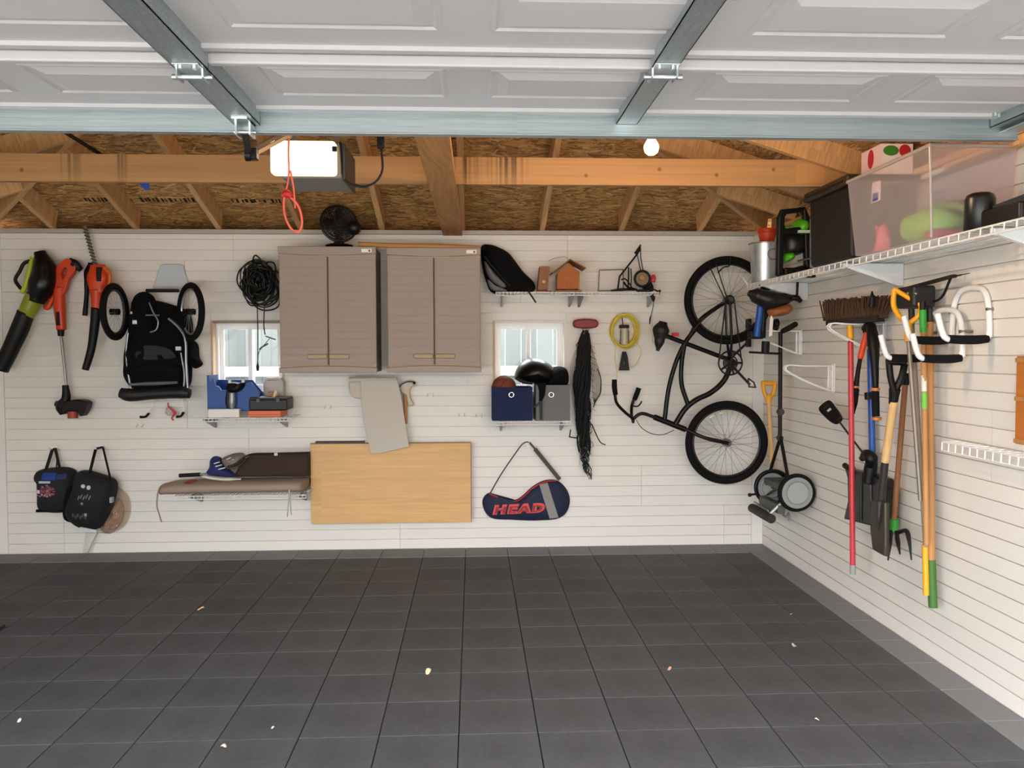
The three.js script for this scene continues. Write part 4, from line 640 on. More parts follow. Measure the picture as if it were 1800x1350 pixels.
// fabric bins under the right window
function bin(A, B, mat, label, name = 'fabric_bin') {
  const t = thing(name, label, 'bin', 'fabric cube bins on the short shelf'), x0 = A[0], x1 = B[0], y1 = A[1], y0 = B[1], w = 0.008, z0 = 0.02, z1 = 0.27;
  mesh('front', bx(x0, x1, y0, y1, z1 - w, z1, 0.003), mat, t); mesh('back', bx(x0, x1, y0, y1, z0, z0 + w, 0.003), mat, t); mesh('side', bx(x0, x0 + w, y0, y1, z0 + w, z1 - w), mat, t); mesh('side', bx(x1 - w, x1, y0, y1, z0 + w, z1 - w), mat, t); mesh('bottom', bx(x0 + w, x1 - w, y0, y0 + w, z0 + w, z1 - w), mat, t);
  return t;
}
{
  const navy = M(0x111f45, 0.9, 0, { bumpMap: clothTex, bumpScale: 0.0006 }), grey = M(0x6b6c6b, 0.9, 0, { bumpMap: clothTex, bumpScale: 0.0006 });
  const n = bin([0.132,1.211,0.27], [0.419,0.973,0.27], navy, 'navy blue fabric cube bin with a round eyelet'), g = bin([0.444,1.226,0.27], [0.688,0.971,0.27], grey, 'grey fabric cube bin with a round eyelet');
  for (const [t, c] of [[n, [0.269,1.158,0.272]], [g, [0.553,1.157,0.272]]]) mesh('eyelet', ring(c, 0.017, 0.006, 'z', 28), chrome, t);
  const b = thing('basketball', 'brown basketball in the navy bin', 'ball'), c = [0.221,1.202,0.15], R = 0.09; mesh('skin', new THREE.SphereGeometry(R, 36, 24).translate(c[0], c[1], c[2]), M(0x7a3826, 0.75), b); for (const [rx, ry] of [[0, 0.4], [1.57, 0], [0.5, 1.2]]) mesh('seam', new THREE.TorusGeometry(R, 0.0022, 6, 60).rotateX(rx).rotateY(ry).translate(c[0], c[1], c[2]), black, b);
  const h = thing('helmet', 'black hockey helmet resting on the bins', 'helmet'); mesh('shell', puff([[0.301,1.277],[0.326,1.355],[0.384,1.404],[0.482,1.412],[0.548,1.379],[0.597,1.333],[0.613,1.259],[0.581,1.227],[0.474,1.227],[0.375,1.236]], 0.08, 0.2, { lump: 0.06, freq: 8, pw: 0.5 }), blackGloss, h); mesh('visor', body([[0.298,1.279,0.26],[0.347,1.255,0.26],[0.42,1.238,0.26]], [0.01, 0.014, 0.01]), black, h);
  const p = thing('shoulder_pads', 'black padded gear bundled in the grey bin', 'pads'); mesh('pad', puff([[0.531,1.325],[0.605,1.354],[0.679,1.341],[0.7,1.284],[0.688,1.222],[0.531,1.219]], 0.06, 0.2, { lump: 0.25, freq: 16 }), blackCloth, p); mesh('strap', body([[0.483,1.239,0.285],[0.487,1.174,0.285],[0.475,1.113,0.285]], [0.03, 0.022, 0.012], { depth: 0.4 }), blackCloth, p); mesh('strap', bar([0.479,1.158,0.285], [0.479,0.98,0.285], 0.02, 0.006, [0, 0, 1]), black, p); mesh('strap', bar([0.479,1.109,0.284], [0.43,1.069,0.284], 0.014, 0.005, [0, 0, 1]), black, p);
}

// ================= net, pump hose =================
{
  const t = thing('sports_net', 'bunched black sports net hanging from a red holder', 'net'), h = [[0.745,1.694],[0.909,1.694],[0.921,1.669],[0.909,1.643],[0.745,1.644],[0.736,1.669]];
  mesh('holder', plate(smooth(h, 40), 0.01, 0.07, 0.012), M(0x7d1018, 0.45), t); mesh('cord_knot', wire([[0.795,1.648,0.07],[0.82,1.589,0.07],[0.854,1.639,0.07],[0.829,1.581,0.07],[0.804,1.631,0.07]], 0.004), M(0x9a948c, 0.7), t);
  const spine = [[0.825,1.623,0.07],[0.816,1.497,0.07],[0.804,1.33,0.07],[0.804,1.12,0.07],[0.813,0.951,0.07],[0.817,0.782,0.07],[0.821,0.634,0.07],[0.864,0.519,0.07]]; seed = 99;
  const c = curve(spine), g = []; const wid = [0.02, 0.05, 0.06, 0.062, 0.058, 0.05, 0.045, 0.02];
  for (let i = 0; i < 46; i++) { const a = rnd() * 6.28, r = Math.sqrt(rnd()), P = []; let s = rr(0, 0.12), e = rr(0.5, 0.8); for (let k = 0; k <= 12; k++) { const u = s + (e - s) * k / 12, p = c.getPoint(u), x = u * 7, q = Math.min(6, Math.floor(x)), w = wid[q] + (wid[q + 1] - wid[q]) * (x - q); P.push([p.x + w * r * Math.cos(a + k * 0.25) + rr(-0.006, 0.006), p.y, Math.max(0.012, p.z + w * 0.8 * r * Math.sin(a + k * 0.25) + rr(-0.006, 0.006))]); } g.push(tube(P, rr(0.004, 0.0085), 36, 5)); }
  for (let i = 0; i < 60; i++) { const P = [], ph = rnd() * 6.28, a = rr(0.01, 0.045), s = rr(0.05, 0.6), e = Math.min(1, s + rr(0.3, 0.6)), x = rr(-0.02, 0.02); for (let k = 0; k <= 14; k++) { const u = s + (e - s) * k / 14, p = c.getPoint(u), w = 1 - 0.55 * Math.max(0, u - 0.75) * 4; P.push([p.x + (x + a * Math.sin(ph + k * rr(0.8, 1.3))) * w, p.y, Math.max(0.01, p.z + 0.03 * Math.cos(ph + k))]); } g.push(tube(P, rr(0.0014, 0.003), 44, 4)); }
  mesh('bundle', g, M(0x0a0a0b, 0.8), t);
  const m = []; // loose meshes fanning out on both sides
  for (let i = 0; i < 9; i++) { m.push(tube([[0.811,1.581,0.08],[0.727,1.414,0.08],[0.71,1.288,0.08],[0.744,1.036,0.08],[0.786,0.931,0.08]].map((p, k) => add(p, [k && k < 4 ? i * 0.0085 : i * 0.001, 0, 0.002 * i])), 0.0011, 24, 4)); m.push(tube([[0.844,1.581,0.08],[0.895,1.413,0.08],[0.929,1.308,0.08],[0.938,1.161,0.08],[0.887,1.078,0.08]].map((p, k) => add(p, [k && k < 4 ? -i * 0.008 : 0, 0, 0.002 * i])), 0.0013, 24, 4)); }
  for (let i = 0; i < 12; i++) { const y = [0.702,1.518,0.08][1] - i * 0.042, x = [0.743,1.518,0.08][0], X = [0.895,1.518,0.08][0]; m.push(tube([[x + 0.006 + 0.012 * Math.sin(i), y, 0.1], [x + 0.03, y - 0.02, 0.12], [x + 0.06, y - 0.01, 0.12]], 0.0011, 10, 4)); m.push(tube([[X - 0.06, y, 0.12], [X - 0.02, y - 0.016, 0.12], [X - 0.004 + 0.012 * Math.sin(i * 0.8), y - 0.03, 0.1]], 0.0012, 10, 4)); }
  mesh('loose_mesh', m, M(0x161616, 0.8), t).userData.kind = 'stuff';
  mesh('cord', tube([[0.869,0.931,0.09],[0.899,0.86,0.09],[0.937,0.792,0.09],[0.971,0.775,0.09]], 0.004, 20), black, t); mesh('cord', wire([[0.713,0.89,0.09],[0.705,0.836,0.09],[0.759,0.827,0.09],[0.768,0.852,0.09]], 0.005), black, t); mesh('cord', tube([[0.909,1.338,0.1],[0.934,1.267,0.1],[0.93,1.163,0.1],[0.893,1.087,0.1],[0.88,1.054,0.1]], 0.004, 26), darkSteel, t);
}
{
  const t = thing('air_hose', 'yellow air hose coiled on the wall around a clear pump bottle', 'hose'), c = [1.113,1.61,0.06], hm = M(0xd9c33c, 0.4), g = []; seed = 5;
  for (let i = 0; i < 7; i++) { const P = []; const dx = rr(-0.012, 0.012), dy = rr(-0.008, 0.008), s = rr(0.9, 1.06); for (let k = 0; k < 16; k++) { const a = k / 16 * 6.283, sy = Math.sin(a) > 0 ? 0.125 : 0.118; P.push([c[0] + dx + 0.098 * s * Math.cos(a), c[1] + dy + sy * s * Math.sin(a) + 0.004, 0.02 + i * 0.009 + 0.008 * Math.sin(a * 2 + i)]); } g.push(tube(P, 0.0055, 80, 8, true)); }
  mesh('coil', g, hm, t); mesh('loose_end', tube([[1.205,1.538,0.05],[1.243,1.475,0.05],[1.23,1.412,0.05],[1.197,1.361,0.05],[1.154,1.345,0.05],[1.12,1.345,0.05]], 0.0022, 40), hm, t); mesh('loose_end', tube([[1.052,1.488,0.05],[1.048,1.413,0.05],[1.061,1.349,0.05],[1.065,1.286,0.05],[1.057,1.244,0.05]], 0.0022, 40), hm, t);
  mesh('hook', tube([[1.098,1.736,0.05],[1.102,1.694,0.05],[1.107,1.648,0.05]], 0.004, 12), darkSteel, t);
  const p = thing('hand_pump', 'clear hand pump with a black cap and base inside the yellow hose', 'pump'); mesh('cylinder', body([[1.117,1.639,0.06],[1.118,1.581,0.06],[1.118,1.513,0.06]], [0.024, 0.026, 0.026]), M(0xd9d3b4, 0.25, 0, { transmission: 0.3, thickness: 0 }), p); mesh('cap', [bx([1.079,1.644,0.06][0], [1.147,1.643,0.06][0], [1.113,1.635,0.06][1], [1.113,1.66,0.06][1], 0.03, 0.09, 0.006)], black, p);
  mesh('foot', plate([[1.076,1.324],[1.093,1.421],[1.101,1.463],[1.126,1.463],[1.139,1.421],[1.152,1.324]], 0.04, 0.04, 0.006, [[[1.101,1.37],[1.131,1.37],[1.122,1.412],[1.11,1.412]].reverse()]), black, p); mesh('side_rod', [rod([1.088,1.623,0.06], [1.084,1.505,0.06], 0.003), rod([1.147,1.622,0.06], [1.148,1.505,0.06], 0.003)], darkSteel, p);
}

// ================= mat, mallet, table top, cushions, bags =================
{
  const t = thing('floor_mat', 'pale beige rubber mat draped over a wall hook below the cabinets', 'mat'), mm = M(0xc4bcae, 0.75);
  mesh('sheet', plate([[-0.811,1.259],[-0.55,1.266],[-0.527,1.172],[-0.468,0.78],[-0.677,0.732],[-0.743,0.732],[-0.79,0.947],[-0.812,1.132]], 0.125, 0.012, 0.003), mm, t);
  mesh('folded_flap', plate(smooth([[-0.891,1.267],[-0.789,1.271],[-0.75,1.131],[-0.799,1.123],[-0.88,1.148]], 40), 0.09, 0.03, 0.01), mm, t);
  mesh('fold', rod([-0.896,1.263,0.115], [-0.553,1.266,0.115], 0.02, 0.016, 14), mm, t); mesh('hook', bx([-0.805,1.258,0][0], [-0.597,1.258,0][0], [-0.805,1.242,0][1], [-0.805,1.275,0][1], 0.001, 0.1, 0.004), whiteWire, t);
}
{
  const t = thing('mallet', 'wooden mallet hanging on a wall hook right of the beige mat', 'mallet');
  mesh('handle', body([[-0.499,0.937,0.05],[-0.498,1.063,0.05],[-0.501,1.175,0.05]], [0.014, 0.013, 0.012]), woodTan, t); mesh('head', plate(smooth([[-0.542,1.209],[-0.501,1.242],[-0.443,1.242],[-0.426,1.225],[-0.46,1.2],[-0.46,1.125],[-0.436,1.075],[-0.477,1.075],[-0.493,1.146],[-0.526,1.167]], 40), 0.03, 0.035, 0.01), M(0xcabca6, 0.6), t); mesh('dark_edge', tube([[-0.55,1.197,0.06],[-0.517,1.23,0.06],[-0.475,1.247,0.06],[-0.425,1.242,0.06]], 0.006, 20), M(0x57504a, 0.6), t); mesh('knob', cap([-0.434,1.238,0.06], 0.011), rubber, t);
}
{
  const t = thing('table_top', 'large pale wooden table top folded down against the wall', 'table'), a = [-1.187,0.796,0.09], b = [-0.022,0.211,0.09];
  mesh('top', metricUV(bx(a[0], b[0], b[1], a[1], 0.055, 0.085, 0.003)), M(0xffffff, 0.5, 0, { map: rep(plyTex, 0.9, 0.9), color: 0xfdf0dc }), t);
  mesh('edge_band', [bx(a[0], b[0], a[1] - 0.003, a[1] + 0.004, 0.05, 0.083), bx(b[0] - 0.002, b[0] + 0.004, b[1], a[1], 0.05, 0.083)], M(0x8a6844, 0.6), t);
  for (const x of [0.15, 0.85]) mesh('bracket', bx(a[0] + (b[0] - a[0]) * x - 0.02, a[0] + (b[0] - a[0]) * x + 0.02, b[1] + 0.05, a[1] - 0.02, 0.001, 0.054), darkSteel, t);
  mesh('hinge', bx([-1.158,0.804,0.05][0], [-0.803,0.801,0.05][0], a[1] + 0.002, a[1] + 0.014, 0.001, 0.05), M(0x3a2e26, 0.6), t);
}
{
  const s0 = [-2.112,0.465,0.3], s1 = [-1.178,0.471,0.3];
  const sh = wireShelf('wire_shelf', 'white wire shelf hidden under the taupe cushion, left of the table top', s0[0] + 0.03, s1[0], s0[1] + 0.0, 0.3, [s0[0] + 0.12, s1[0] - 0.06]);
  const y = s0[1] + 0.004;
  const c = thing('lounge_cushion', 'long taupe lounge chair cushion lying on the wall shelf', 'cushion'), cm = M(0x9c8a78, 0.9);
  mesh('pad', body([[s0[0] - 0.085, y + 0.032, 0.2], [s0[0] + 0.02, y + 0.044, 0.19], [s0[0] + 0.5, y + 0.05, 0.19], [s1[0] - 0.02, y + 0.052, 0.19]], [0.12, 0.15, 0.155, 0.15], { depth: 0.27, up: [0, 1, 0], square: 3.2, n: 40 }), cm, c);
  mesh('tie', tube([[-2.174,0.528,0.34],[-2.186,0.481,0.34],[-2.192,0.402,0.34],[-2.177,0.342,0.34],[-2.163,0.29,0.34]], 0.005, 30), cm, c); mesh('tie', [tube([[-1.287,0.511,0.34],[-1.288,0.451,0.34],[-1.297,0.371,0.34],[-1.301,0.319,0.34]], 0.004, 20), tube([[-1.283,0.503,0.34],[-1.28,0.431,0.34],[-1.274,0.331,0.34]], 0.004, 20)], M(0xb9b0a5, 0.8), c);
  const d = thing('folded_cushion', 'dark brown cushion standing behind the pair of shoes', 'cushion'); mesh('pad', plate([[-1.72,0.575],[-1.663,0.681],[-1.598,0.734],[-1.186,0.743],[-1.185,0.57]], 0.06, 0.12, 0.03), M(0x3a2a24, 0.92), d); mesh('piping', tube([[-1.65,0.708,0.175],[-1.594,0.736,0.175],[-1.393,0.742,0.175],[-1.183,0.744,0.175]], 0.005, 30), M(0x1d1512, 0.9), d); mesh('label', bx([-1.412,0.735,0.18][0] - 0.012, [-1.412,0.735,0.18][0] + 0.012, [-1.412,0.727,0.18][1], [-1.412,0.747,0.18][1], 0.178, 0.182), M(0xcfc6bc, 0.7), d);
  const shoe = (label, upper, sole, pts, sp, lace) => { const t = thing('shoe', label, 'shoe'); mesh('upper', puff(pts, 0.21, 0.09, { lump: 0.15, freq: 18 }), upper, t); mesh('sole', body(sp, [0.012, 0.014, 0.014, 0.007], { depth: 2.8 }), sole, t); mesh('laces', lace.map(([a, b]) => rod(a, b, 0.0035)), M(0xe0dcd4, 0.7), t); };
  shoe('blue sneaker with a white sole in front of the dark cushion', M(0x202a63, 0.75), M(0xd8d3c4, 0.6), [[-1.892,0.607],[-1.867,0.655],[-1.858,0.711],[-1.834,0.731],[-1.787,0.719],[-1.764,0.67],[-1.702,0.613],[-1.687,0.589],[-1.813,0.59]], [[-1.9,0.595,0.25],[-1.829,0.582,0.25],[-1.742,0.573,0.25],[-1.639,0.572,0.25]], [[[-1.808,0.691,0.31], [-1.769,0.702,0.31]], [[-1.796,0.671,0.315], [-1.752,0.683,0.315]], [[-1.778,0.651,0.31], [-1.731,0.662,0.31]]]);
  shoe('grey and black sneaker tipped over behind the blue one', M(0x7d7468, 0.8), M(0x2b2926, 0.7), [[-1.779,0.712],[-1.738,0.736],[-1.682,0.752],[-1.627,0.747],[-1.619,0.702],[-1.652,0.662],[-1.7,0.638],[-1.748,0.647]], [[-1.719,0.664,0.27],[-1.68,0.676,0.27],[-1.64,0.696,0.27],[-1.608,0.728,0.27]], [[[-1.725,0.717,0.3], [-1.694,0.732,0.3]], [[-1.71,0.7,0.3], [-1.674,0.72,0.3]]]);
  const r = thing('umbrella', 'slim black folded rod with a grip lying on the cushion end', 'rod'); mesh('grip', rod([-2.065,0.602,0.26], [-1.92,0.609,0.26], 0.0135, 0.0135, 14), black, r); mesh('shaft', rod([-1.92,0.609,0.26], [-1.865,0.612,0.26], 0.008), steel, r);
  const q = thing('red_strap', 'short dark red strap lying on the taupe cushion', 'strap'); mesh('band', body([[-2.014,0.559,0.32],[-1.971,0.566,0.32],[-1.924,0.578,0.32]], [0.004, 0.012, 0.004], { depth: 0.4 }), M(0x70241c, 0.8), q);
}
{
  // two lunch bags on wall hooks
  const b1 = thing('cooler_bag', 'black and blue printed cooler bag, the left of the two hanging bags', 'bag'), o1 = [[-3.157,0.564],[-3.14,0.613],[-3.084,0.629],[-2.933,0.635],[-2.886,0.61],[-2.872,0.528],[-2.884,0.339],[-3.123,0.334],[-3.136,0.449],[-3.141,0.547]];
  const printTex = canvasTex(512, 512, (c, w, h) => { c.fillStyle = '#101116'; c.fillRect(0, 0, w, h); c.fillStyle = '#1c3f86'; c.fillRect(150, 40, 180, 90); c.fillStyle = '#20315e'; c.fillRect(340, 60, 110, 60); c.fillStyle = '#b9c2cc'; c.fillRect(120, 140, 150, 26); for (let i = 0; i < 90; i++) { const a = rnd() * 6.28, r = Math.sqrt(rnd()) * 90; c.fillStyle = ['#7a3b46', '#8d4a55', '#5a2b3c', '#a76a6a'][i % 4]; c.fillRect(215 + r * Math.cos(a), 255 + r * Math.sin(a) * 0.85, 14 + rnd() * 22, 8 + rnd() * 18); } c.fillStyle = '#e2d3cf'; c.fillRect(70, 250, 60, 42); c.fillStyle = '#b9aeb4'; for (let i = 0; i < 7; i++) c.fillRect(50 + i * 34, 300 + (i % 3) * 9, 24, 10); });
  const flat = (g, o) => { const xs = o.map((p) => p[0]), ys = o.map((p) => p[1]), x0 = Math.min(...xs), x1 = Math.max(...xs), y0 = Math.min(...ys), y1 = Math.max(...ys), q = plain(g), P = q.attributes.position; for (let i = 0; i < P.count; i++) q.attributes.uv.setXY(i, (P.getX(i) - x0) / (x1 - x0), (P.getY(i) - y0) / (y1 - y0)); return q; };
  mesh('body', flat(puff(o1, 0.02, 0.13, { pw: 0.28, lump: 0.06, freq: 10 }), o1), M(0xffffff, 0.8, 0, { map: printTex }), b1);
  mesh('strap', [bar([-3.065,0.619,0.09], [-3.036,0.769,0.045], 0.022, 0.004, [0, 0, 1]), bar([-2.962,0.618,0.09], [-3.016,0.777,0.045], 0.02, 0.004, [0, 0, 1])], black, b1); mesh('strap', tube([[-3.034,0.761,0.05],[-3.022,0.777,0.05],[-3.01,0.769,0.05],[-3.003,0.707,0.05],[-3.009,0.637,0.05]], 0.005, 20), black, b1); mesh('base_trim', body([[-3.131,0.334,0.1],[-3.008,0.337,0.1],[-2.884,0.335,0.1]], [0.01, 0.012, 0.01]), blackCloth, b1);
  const b2 = thing('cooler_bag', 'black cooler bag with white print tilted over the left one', 'bag'), o2 = [[-2.826,0.61],[-2.786,0.626],[-2.676,0.601],[-2.574,0.559],[-2.555,0.526],[-2.586,0.372],[-2.652,0.25],[-2.693,0.202],[-2.823,0.22],[-2.889,0.278],[-2.907,0.335],[-2.852,0.497]];
  const printTex2 = canvasTex(512, 512, (c, w, h) => { c.fillStyle = '#0d0e11'; c.fillRect(0, 0, w, h); c.fillStyle = '#c4c7ca'; c.beginPath(); c.ellipse(235, 120, 22, 16, 0.3, 0, 6.3); c.fill(); c.beginPath(); c.ellipse(290, 132, 20, 18, 0.3, 0, 6.3); c.fill(); c.fillStyle = '#7d8085'; for (let i = 0; i < 5; i++) { c.save(); c.translate(200 + i * 28, 195 - (i % 2) * 10); c.rotate(0.5); c.fillRect(0, 0, 10, 40); c.restore(); } c.beginPath(); c.ellipse(230, 265, 14, 12, 0, 0, 6.3); c.fill(); c.fillStyle = '#4e5156'; for (let i = 0; i < 6; i++) { c.save(); c.translate(120 + i * 26, 350 + (i % 2) * 16); c.rotate(0.25); c.fillRect(0, 0, 18, 34); c.restore(); } c.fillStyle = '#9a9da0'; c.fillRect(245, 350, 26, 26); });
  mesh('body', flat(puff(o2, 0.1, 0.13, { pw: 0.3, lump: 0.05, freq: 10 }), o2), M(0xffffff, 0.8, 0, { map: printTex2 }), b2); mesh('back_pocket', puff([[-2.903,0.491],[-2.854,0.531],[-2.779,0.326],[-2.821,0.252],[-2.924,0.27]], 0.09, 0.08, { pw: 0.3 }), blackCloth, b2);
  mesh('strap', [bar([-2.727,0.601,0.16], [-2.729,0.767,0.05], 0.02, 0.004, [0, 0, 1]), bar([-2.729,0.771,0.05], [-2.677,0.783,0.05], 0.016, 0.004, [0, 0, 1]), bar([-2.677,0.783,0.05], [-2.578,0.555,0.16], 0.014, 0.004, [0, 0, 1])], black, b2); mesh('bottom_tag', plate([[-2.792,0.22],[-2.776,0.236],[-2.667,0.214],[-2.667,0.194],[-2.785,0.204]], 0.2, 0.01, 0.003), M(0xc9ced0, 0.4), b2); mesh('buckle', bx([-2.563,0.428,0.2][0] - 0.008, [-2.563,0.428,0.2][0] + 0.01, [-2.564,0.404,0.2][1], [-2.563,0.444,0.2][1], 0.17, 0.21, 0.004), M(0x9ea0a0, 0.4), b2);
  const b3 = thing('plastic_bag', 'clear plastic bag with tan contents behind the hanging cooler bags', 'bag'); mesh('film', puff([[-2.646,0.539],[-2.582,0.484],[-2.519,0.417],[-2.505,0.309],[-2.548,0.205],[-2.662,0.144],[-2.71,0.166],[-2.689,0.394]], 0.012, 0.09, { lump: 0.7, freq: 26, n: 110, rings: 16 }), M(0xf1ebe4, 0.12, 0, { transmission: 0.9, thickness: 0 }), b3); mesh('contents', puff([[-2.625,0.377],[-2.584,0.401],[-2.553,0.351],[-2.572,0.226],[-2.654,0.152],[-2.702,0.17],[-2.683,0.29]], 0.014, 0.055, { lump: 0.8, freq: 30, n: 110, rings: 16 }), M(0xa9825f, 0.8), b3);
  for (const [p, l] of [[[-3.047,0.772,0], 'small white wall hook holding the left cooler bag'], [[-2.723,0.777,0], 'small white wall hook holding the tilted cooler bag']]) { const h = thing('wall_hook', l, 'hook'); mesh('plate', bx(p[0] - 0.03, p[0] + 0.03, p[1] - 0.012, p[1] + 0.02, 0.0005, 0.006, 0.002), whiteWire, h); mesh('prong', wire([[p[0], p[1] - 0.004, 0.004], [p[0], p[1] - 0.006, 0.06], [p[0], p[1] + 0.014, 0.07]], 0.004), whiteWire, h); }
  const w = thing('white_cord', 'thin white cords trailing from the bags to the floor', 'cord'); mesh('cord', tube([[-2.802,0.173,0.06],[-2.812,0.107,0.06],[-2.834,0.016,0.06]], 0.0045, 16), M(0xdad4c8, 0.6), w); mesh('cord', tube([[-2.727,0.162,0.05],[-2.769,0.083,0.05],[-2.803,0.013,0.05]], 0.005, 16), M(0xb7ae9f, 0.6), w);
}
// spare white hooks left on the slat wall
[[[-1.069,1.058,0], 'empty white slat hook below the left cabinet'], [[-0.317,1.143,0], 'empty white slat hook right of the mallet'], [[-0.087,0.993,0], 'empty white slat hook above the table top corner'], [[0.04,0.988,0], 'empty white slat hook left of the navy bin shelf'], [[-2.423,0.933,0], 'empty white slat hook under the stroller']].forEach(([p, l]) => {
  const h = thing('wall_hook', l, 'hook'); mesh('plate', bx(p[0] - 0.026, p[0] + 0.026, p[1] + 0.004, p[1] + 0.018, 0.0005, 0.004, 0.0015), slatMats[0], h);
  for (const k of [-0.02, 0.02]) mesh('prong', wire([[p[0] + k, p[1] + 0.01, 0.004], [p[0] + k, p[1] - 0.008, 0.035], [p[0] + k, p[1] - 0.002, 0.042]], 0.0025), slatMats[0], h);
});

// ================= racquet bag =================
{
  const font = await new FontLoader().loadAsync('fonts/droid/droid_sans_bold.typeface.json');
  const t = thing('racquet_bag', 'navy racquet bag with big red lettering and a grey band', 'bag'), navy = M(0x151d3a, 0.75);
  const o = [[0.062,0.331],[0.071,0.382],[0.113,0.415],[0.176,0.389],[0.247,0.363],[0.315,0.362],[0.366,0.396],[0.442,0.463],[0.526,0.504],[0.619,0.503],[0.687,0.443],[0.717,0.358],[0.696,0.273],[0.636,0.223],[0.492,0.207],[0.281,0.214],[0.112,0.237]];
  mesh('shell', puff(o, 0.01, 0.085, { pw: 0.3, n: 90 }), navy, t);
  mesh('piping', tube([[0.113,0.418,0.075],[0.175,0.392,0.075],[0.247,0.362,0.075],[0.314,0.361,0.075],[0.365,0.394,0.075],[0.441,0.461,0.075],[0.525,0.502,0.075],[0.609,0.51,0.075]], 0.0055, 60), M(0xb01a22, 0.6), t);
  const band = [[0.481,0.486],[0.544,0.498],[0.624,0.239],[0.556,0.232]]; mesh('band', plate(band, 0.06, 0.041, 0.004), M(0x8d8783, 0.8), t);
  const tg = new TextGeometry('HEAD', { font, size: 0.062, depth: 0.003, curveSegments: 4, bevelEnabled: true, bevelThickness: 0.001, bevelSize: 0.0035, bevelSegments: 1 }); tg.computeBoundingBox(); const bb = tg.boundingBox, A = [0.141,0.278,0.097], B = [0.519,0.341,0.097];
  tg.translate(-bb.min.x, -bb.min.y, 0).scale((B[0] - A[0]) / (bb.max.x - bb.min.x), 1.05, 1); tg.applyMatrix4(new THREE.Matrix4().makeShear(0, 0, 0.28, 0, 0, 0)).rotateZ(0.035).translate(A[0] - 0.006, A[1] - 0.012, 0.0955);
  mesh('lettering', tg, M(0xd6534f, 0.7), t);
  const ti = new TextGeometry('HEAD', { font, size: 0.05, depth: 0.002, curveSegments: 4 }); ti.computeBoundingBox(); const bi = ti.boundingBox; ti.translate(-bi.min.x, -bi.min.y, 0).scale((B[0] - A[0] - 0.03) / (bi.max.x - bi.min.x), 1, 1).applyMatrix4(new THREE.Matrix4().makeShear(0, 0, 0.28, 0, 0, 0)).rotateZ(0.035).translate(A[0] + 0.009, A[1] - 0.005, 0.0995);
  mesh('lettering_fill', ti, M(0x9c2a30, 0.7), t);
  mesh('strap', tube([[0.118,0.41,0.03],[0.198,0.549,0.03],[0.305,0.705,0.03],[0.364,0.781,0.03],[0.394,0.794,0.03],[0.423,0.785,0.03]], 0.004, 50), M(0x2b2a2d, 0.7), t); mesh('strap_pad', [bar([0.452,0.744,0.045], [0.635,0.517,0.07], 0.03, 0.008, [0, 0, 1]), bar([0.414,0.79,0.035], [0.46,0.736,0.045], 0.014, 0.005, [0, 0, 1])], M(0x4a4642, 0.85), t);
  const p = [0.408,0.778,0]; const h = thing('wall_hook', 'small white wall hook holding the racquet bag strap', 'hook'); mesh('plate', bx(p[0] - 0.014, p[0] + 0.014, p[1] - 0.03, p[1] + 0.01, 0.0005, 0.005, 0.002), whiteWire, h); mesh('prong', wire([[p[0], p[1] - 0.004, 0.004], [p[0], p[1] - 0.004, 0.05], [p[0], p[1] + 0.014, 0.056]], 0.004), whiteWire, h);
}

// ================= bicycle hung on the back wall =================
function bikeWheel(parent, c, R, name) {
  const w = mesh(name, ring(c, R - 0.027, 0.027, 'z', 72, 12), rubber, parent);
  mesh('rim', [ring(c, R - 0.057, 0.009, 'z', 72, 8)], M(0x2b2c2e, 0.35, 0.6), w);
  const s = []; for (let i = 0; i < 32; i++) { const a = i / 32 * 6.283, k = i % 2 ? 0.3 : -0.3, z = i % 4 < 2 ? 0.028 : -0.028; s.push(rod([c[0] + 0.022 * Math.cos(a + k * 3), c[1] + 0.022 * Math.sin(a + k * 3), c[2] + z], [c[0] + (R - 0.06) * Math.cos(a), c[1] + (R - 0.06) * Math.sin(a), c[2]], 0.0013, 0.0013, 5)); }
  mesh('spokes', s, M(0x8d9092, 0.3, 0.9), w); mesh('hub', [disc(c, 0.02, 0.07, 'z'), disc(add(c, [0, 0, 0.03]), 0.028, 0.006, 'z'), disc(add(c, [0, 0, -0.03]), 0.028, 0.006, 'z'), rod(add(c, [0, 0, -0.065]), add(c, [0, 0, 0.065]), 0.006)], M(0x6d6f70, 0.35, 0.8), w);
  return w;
}
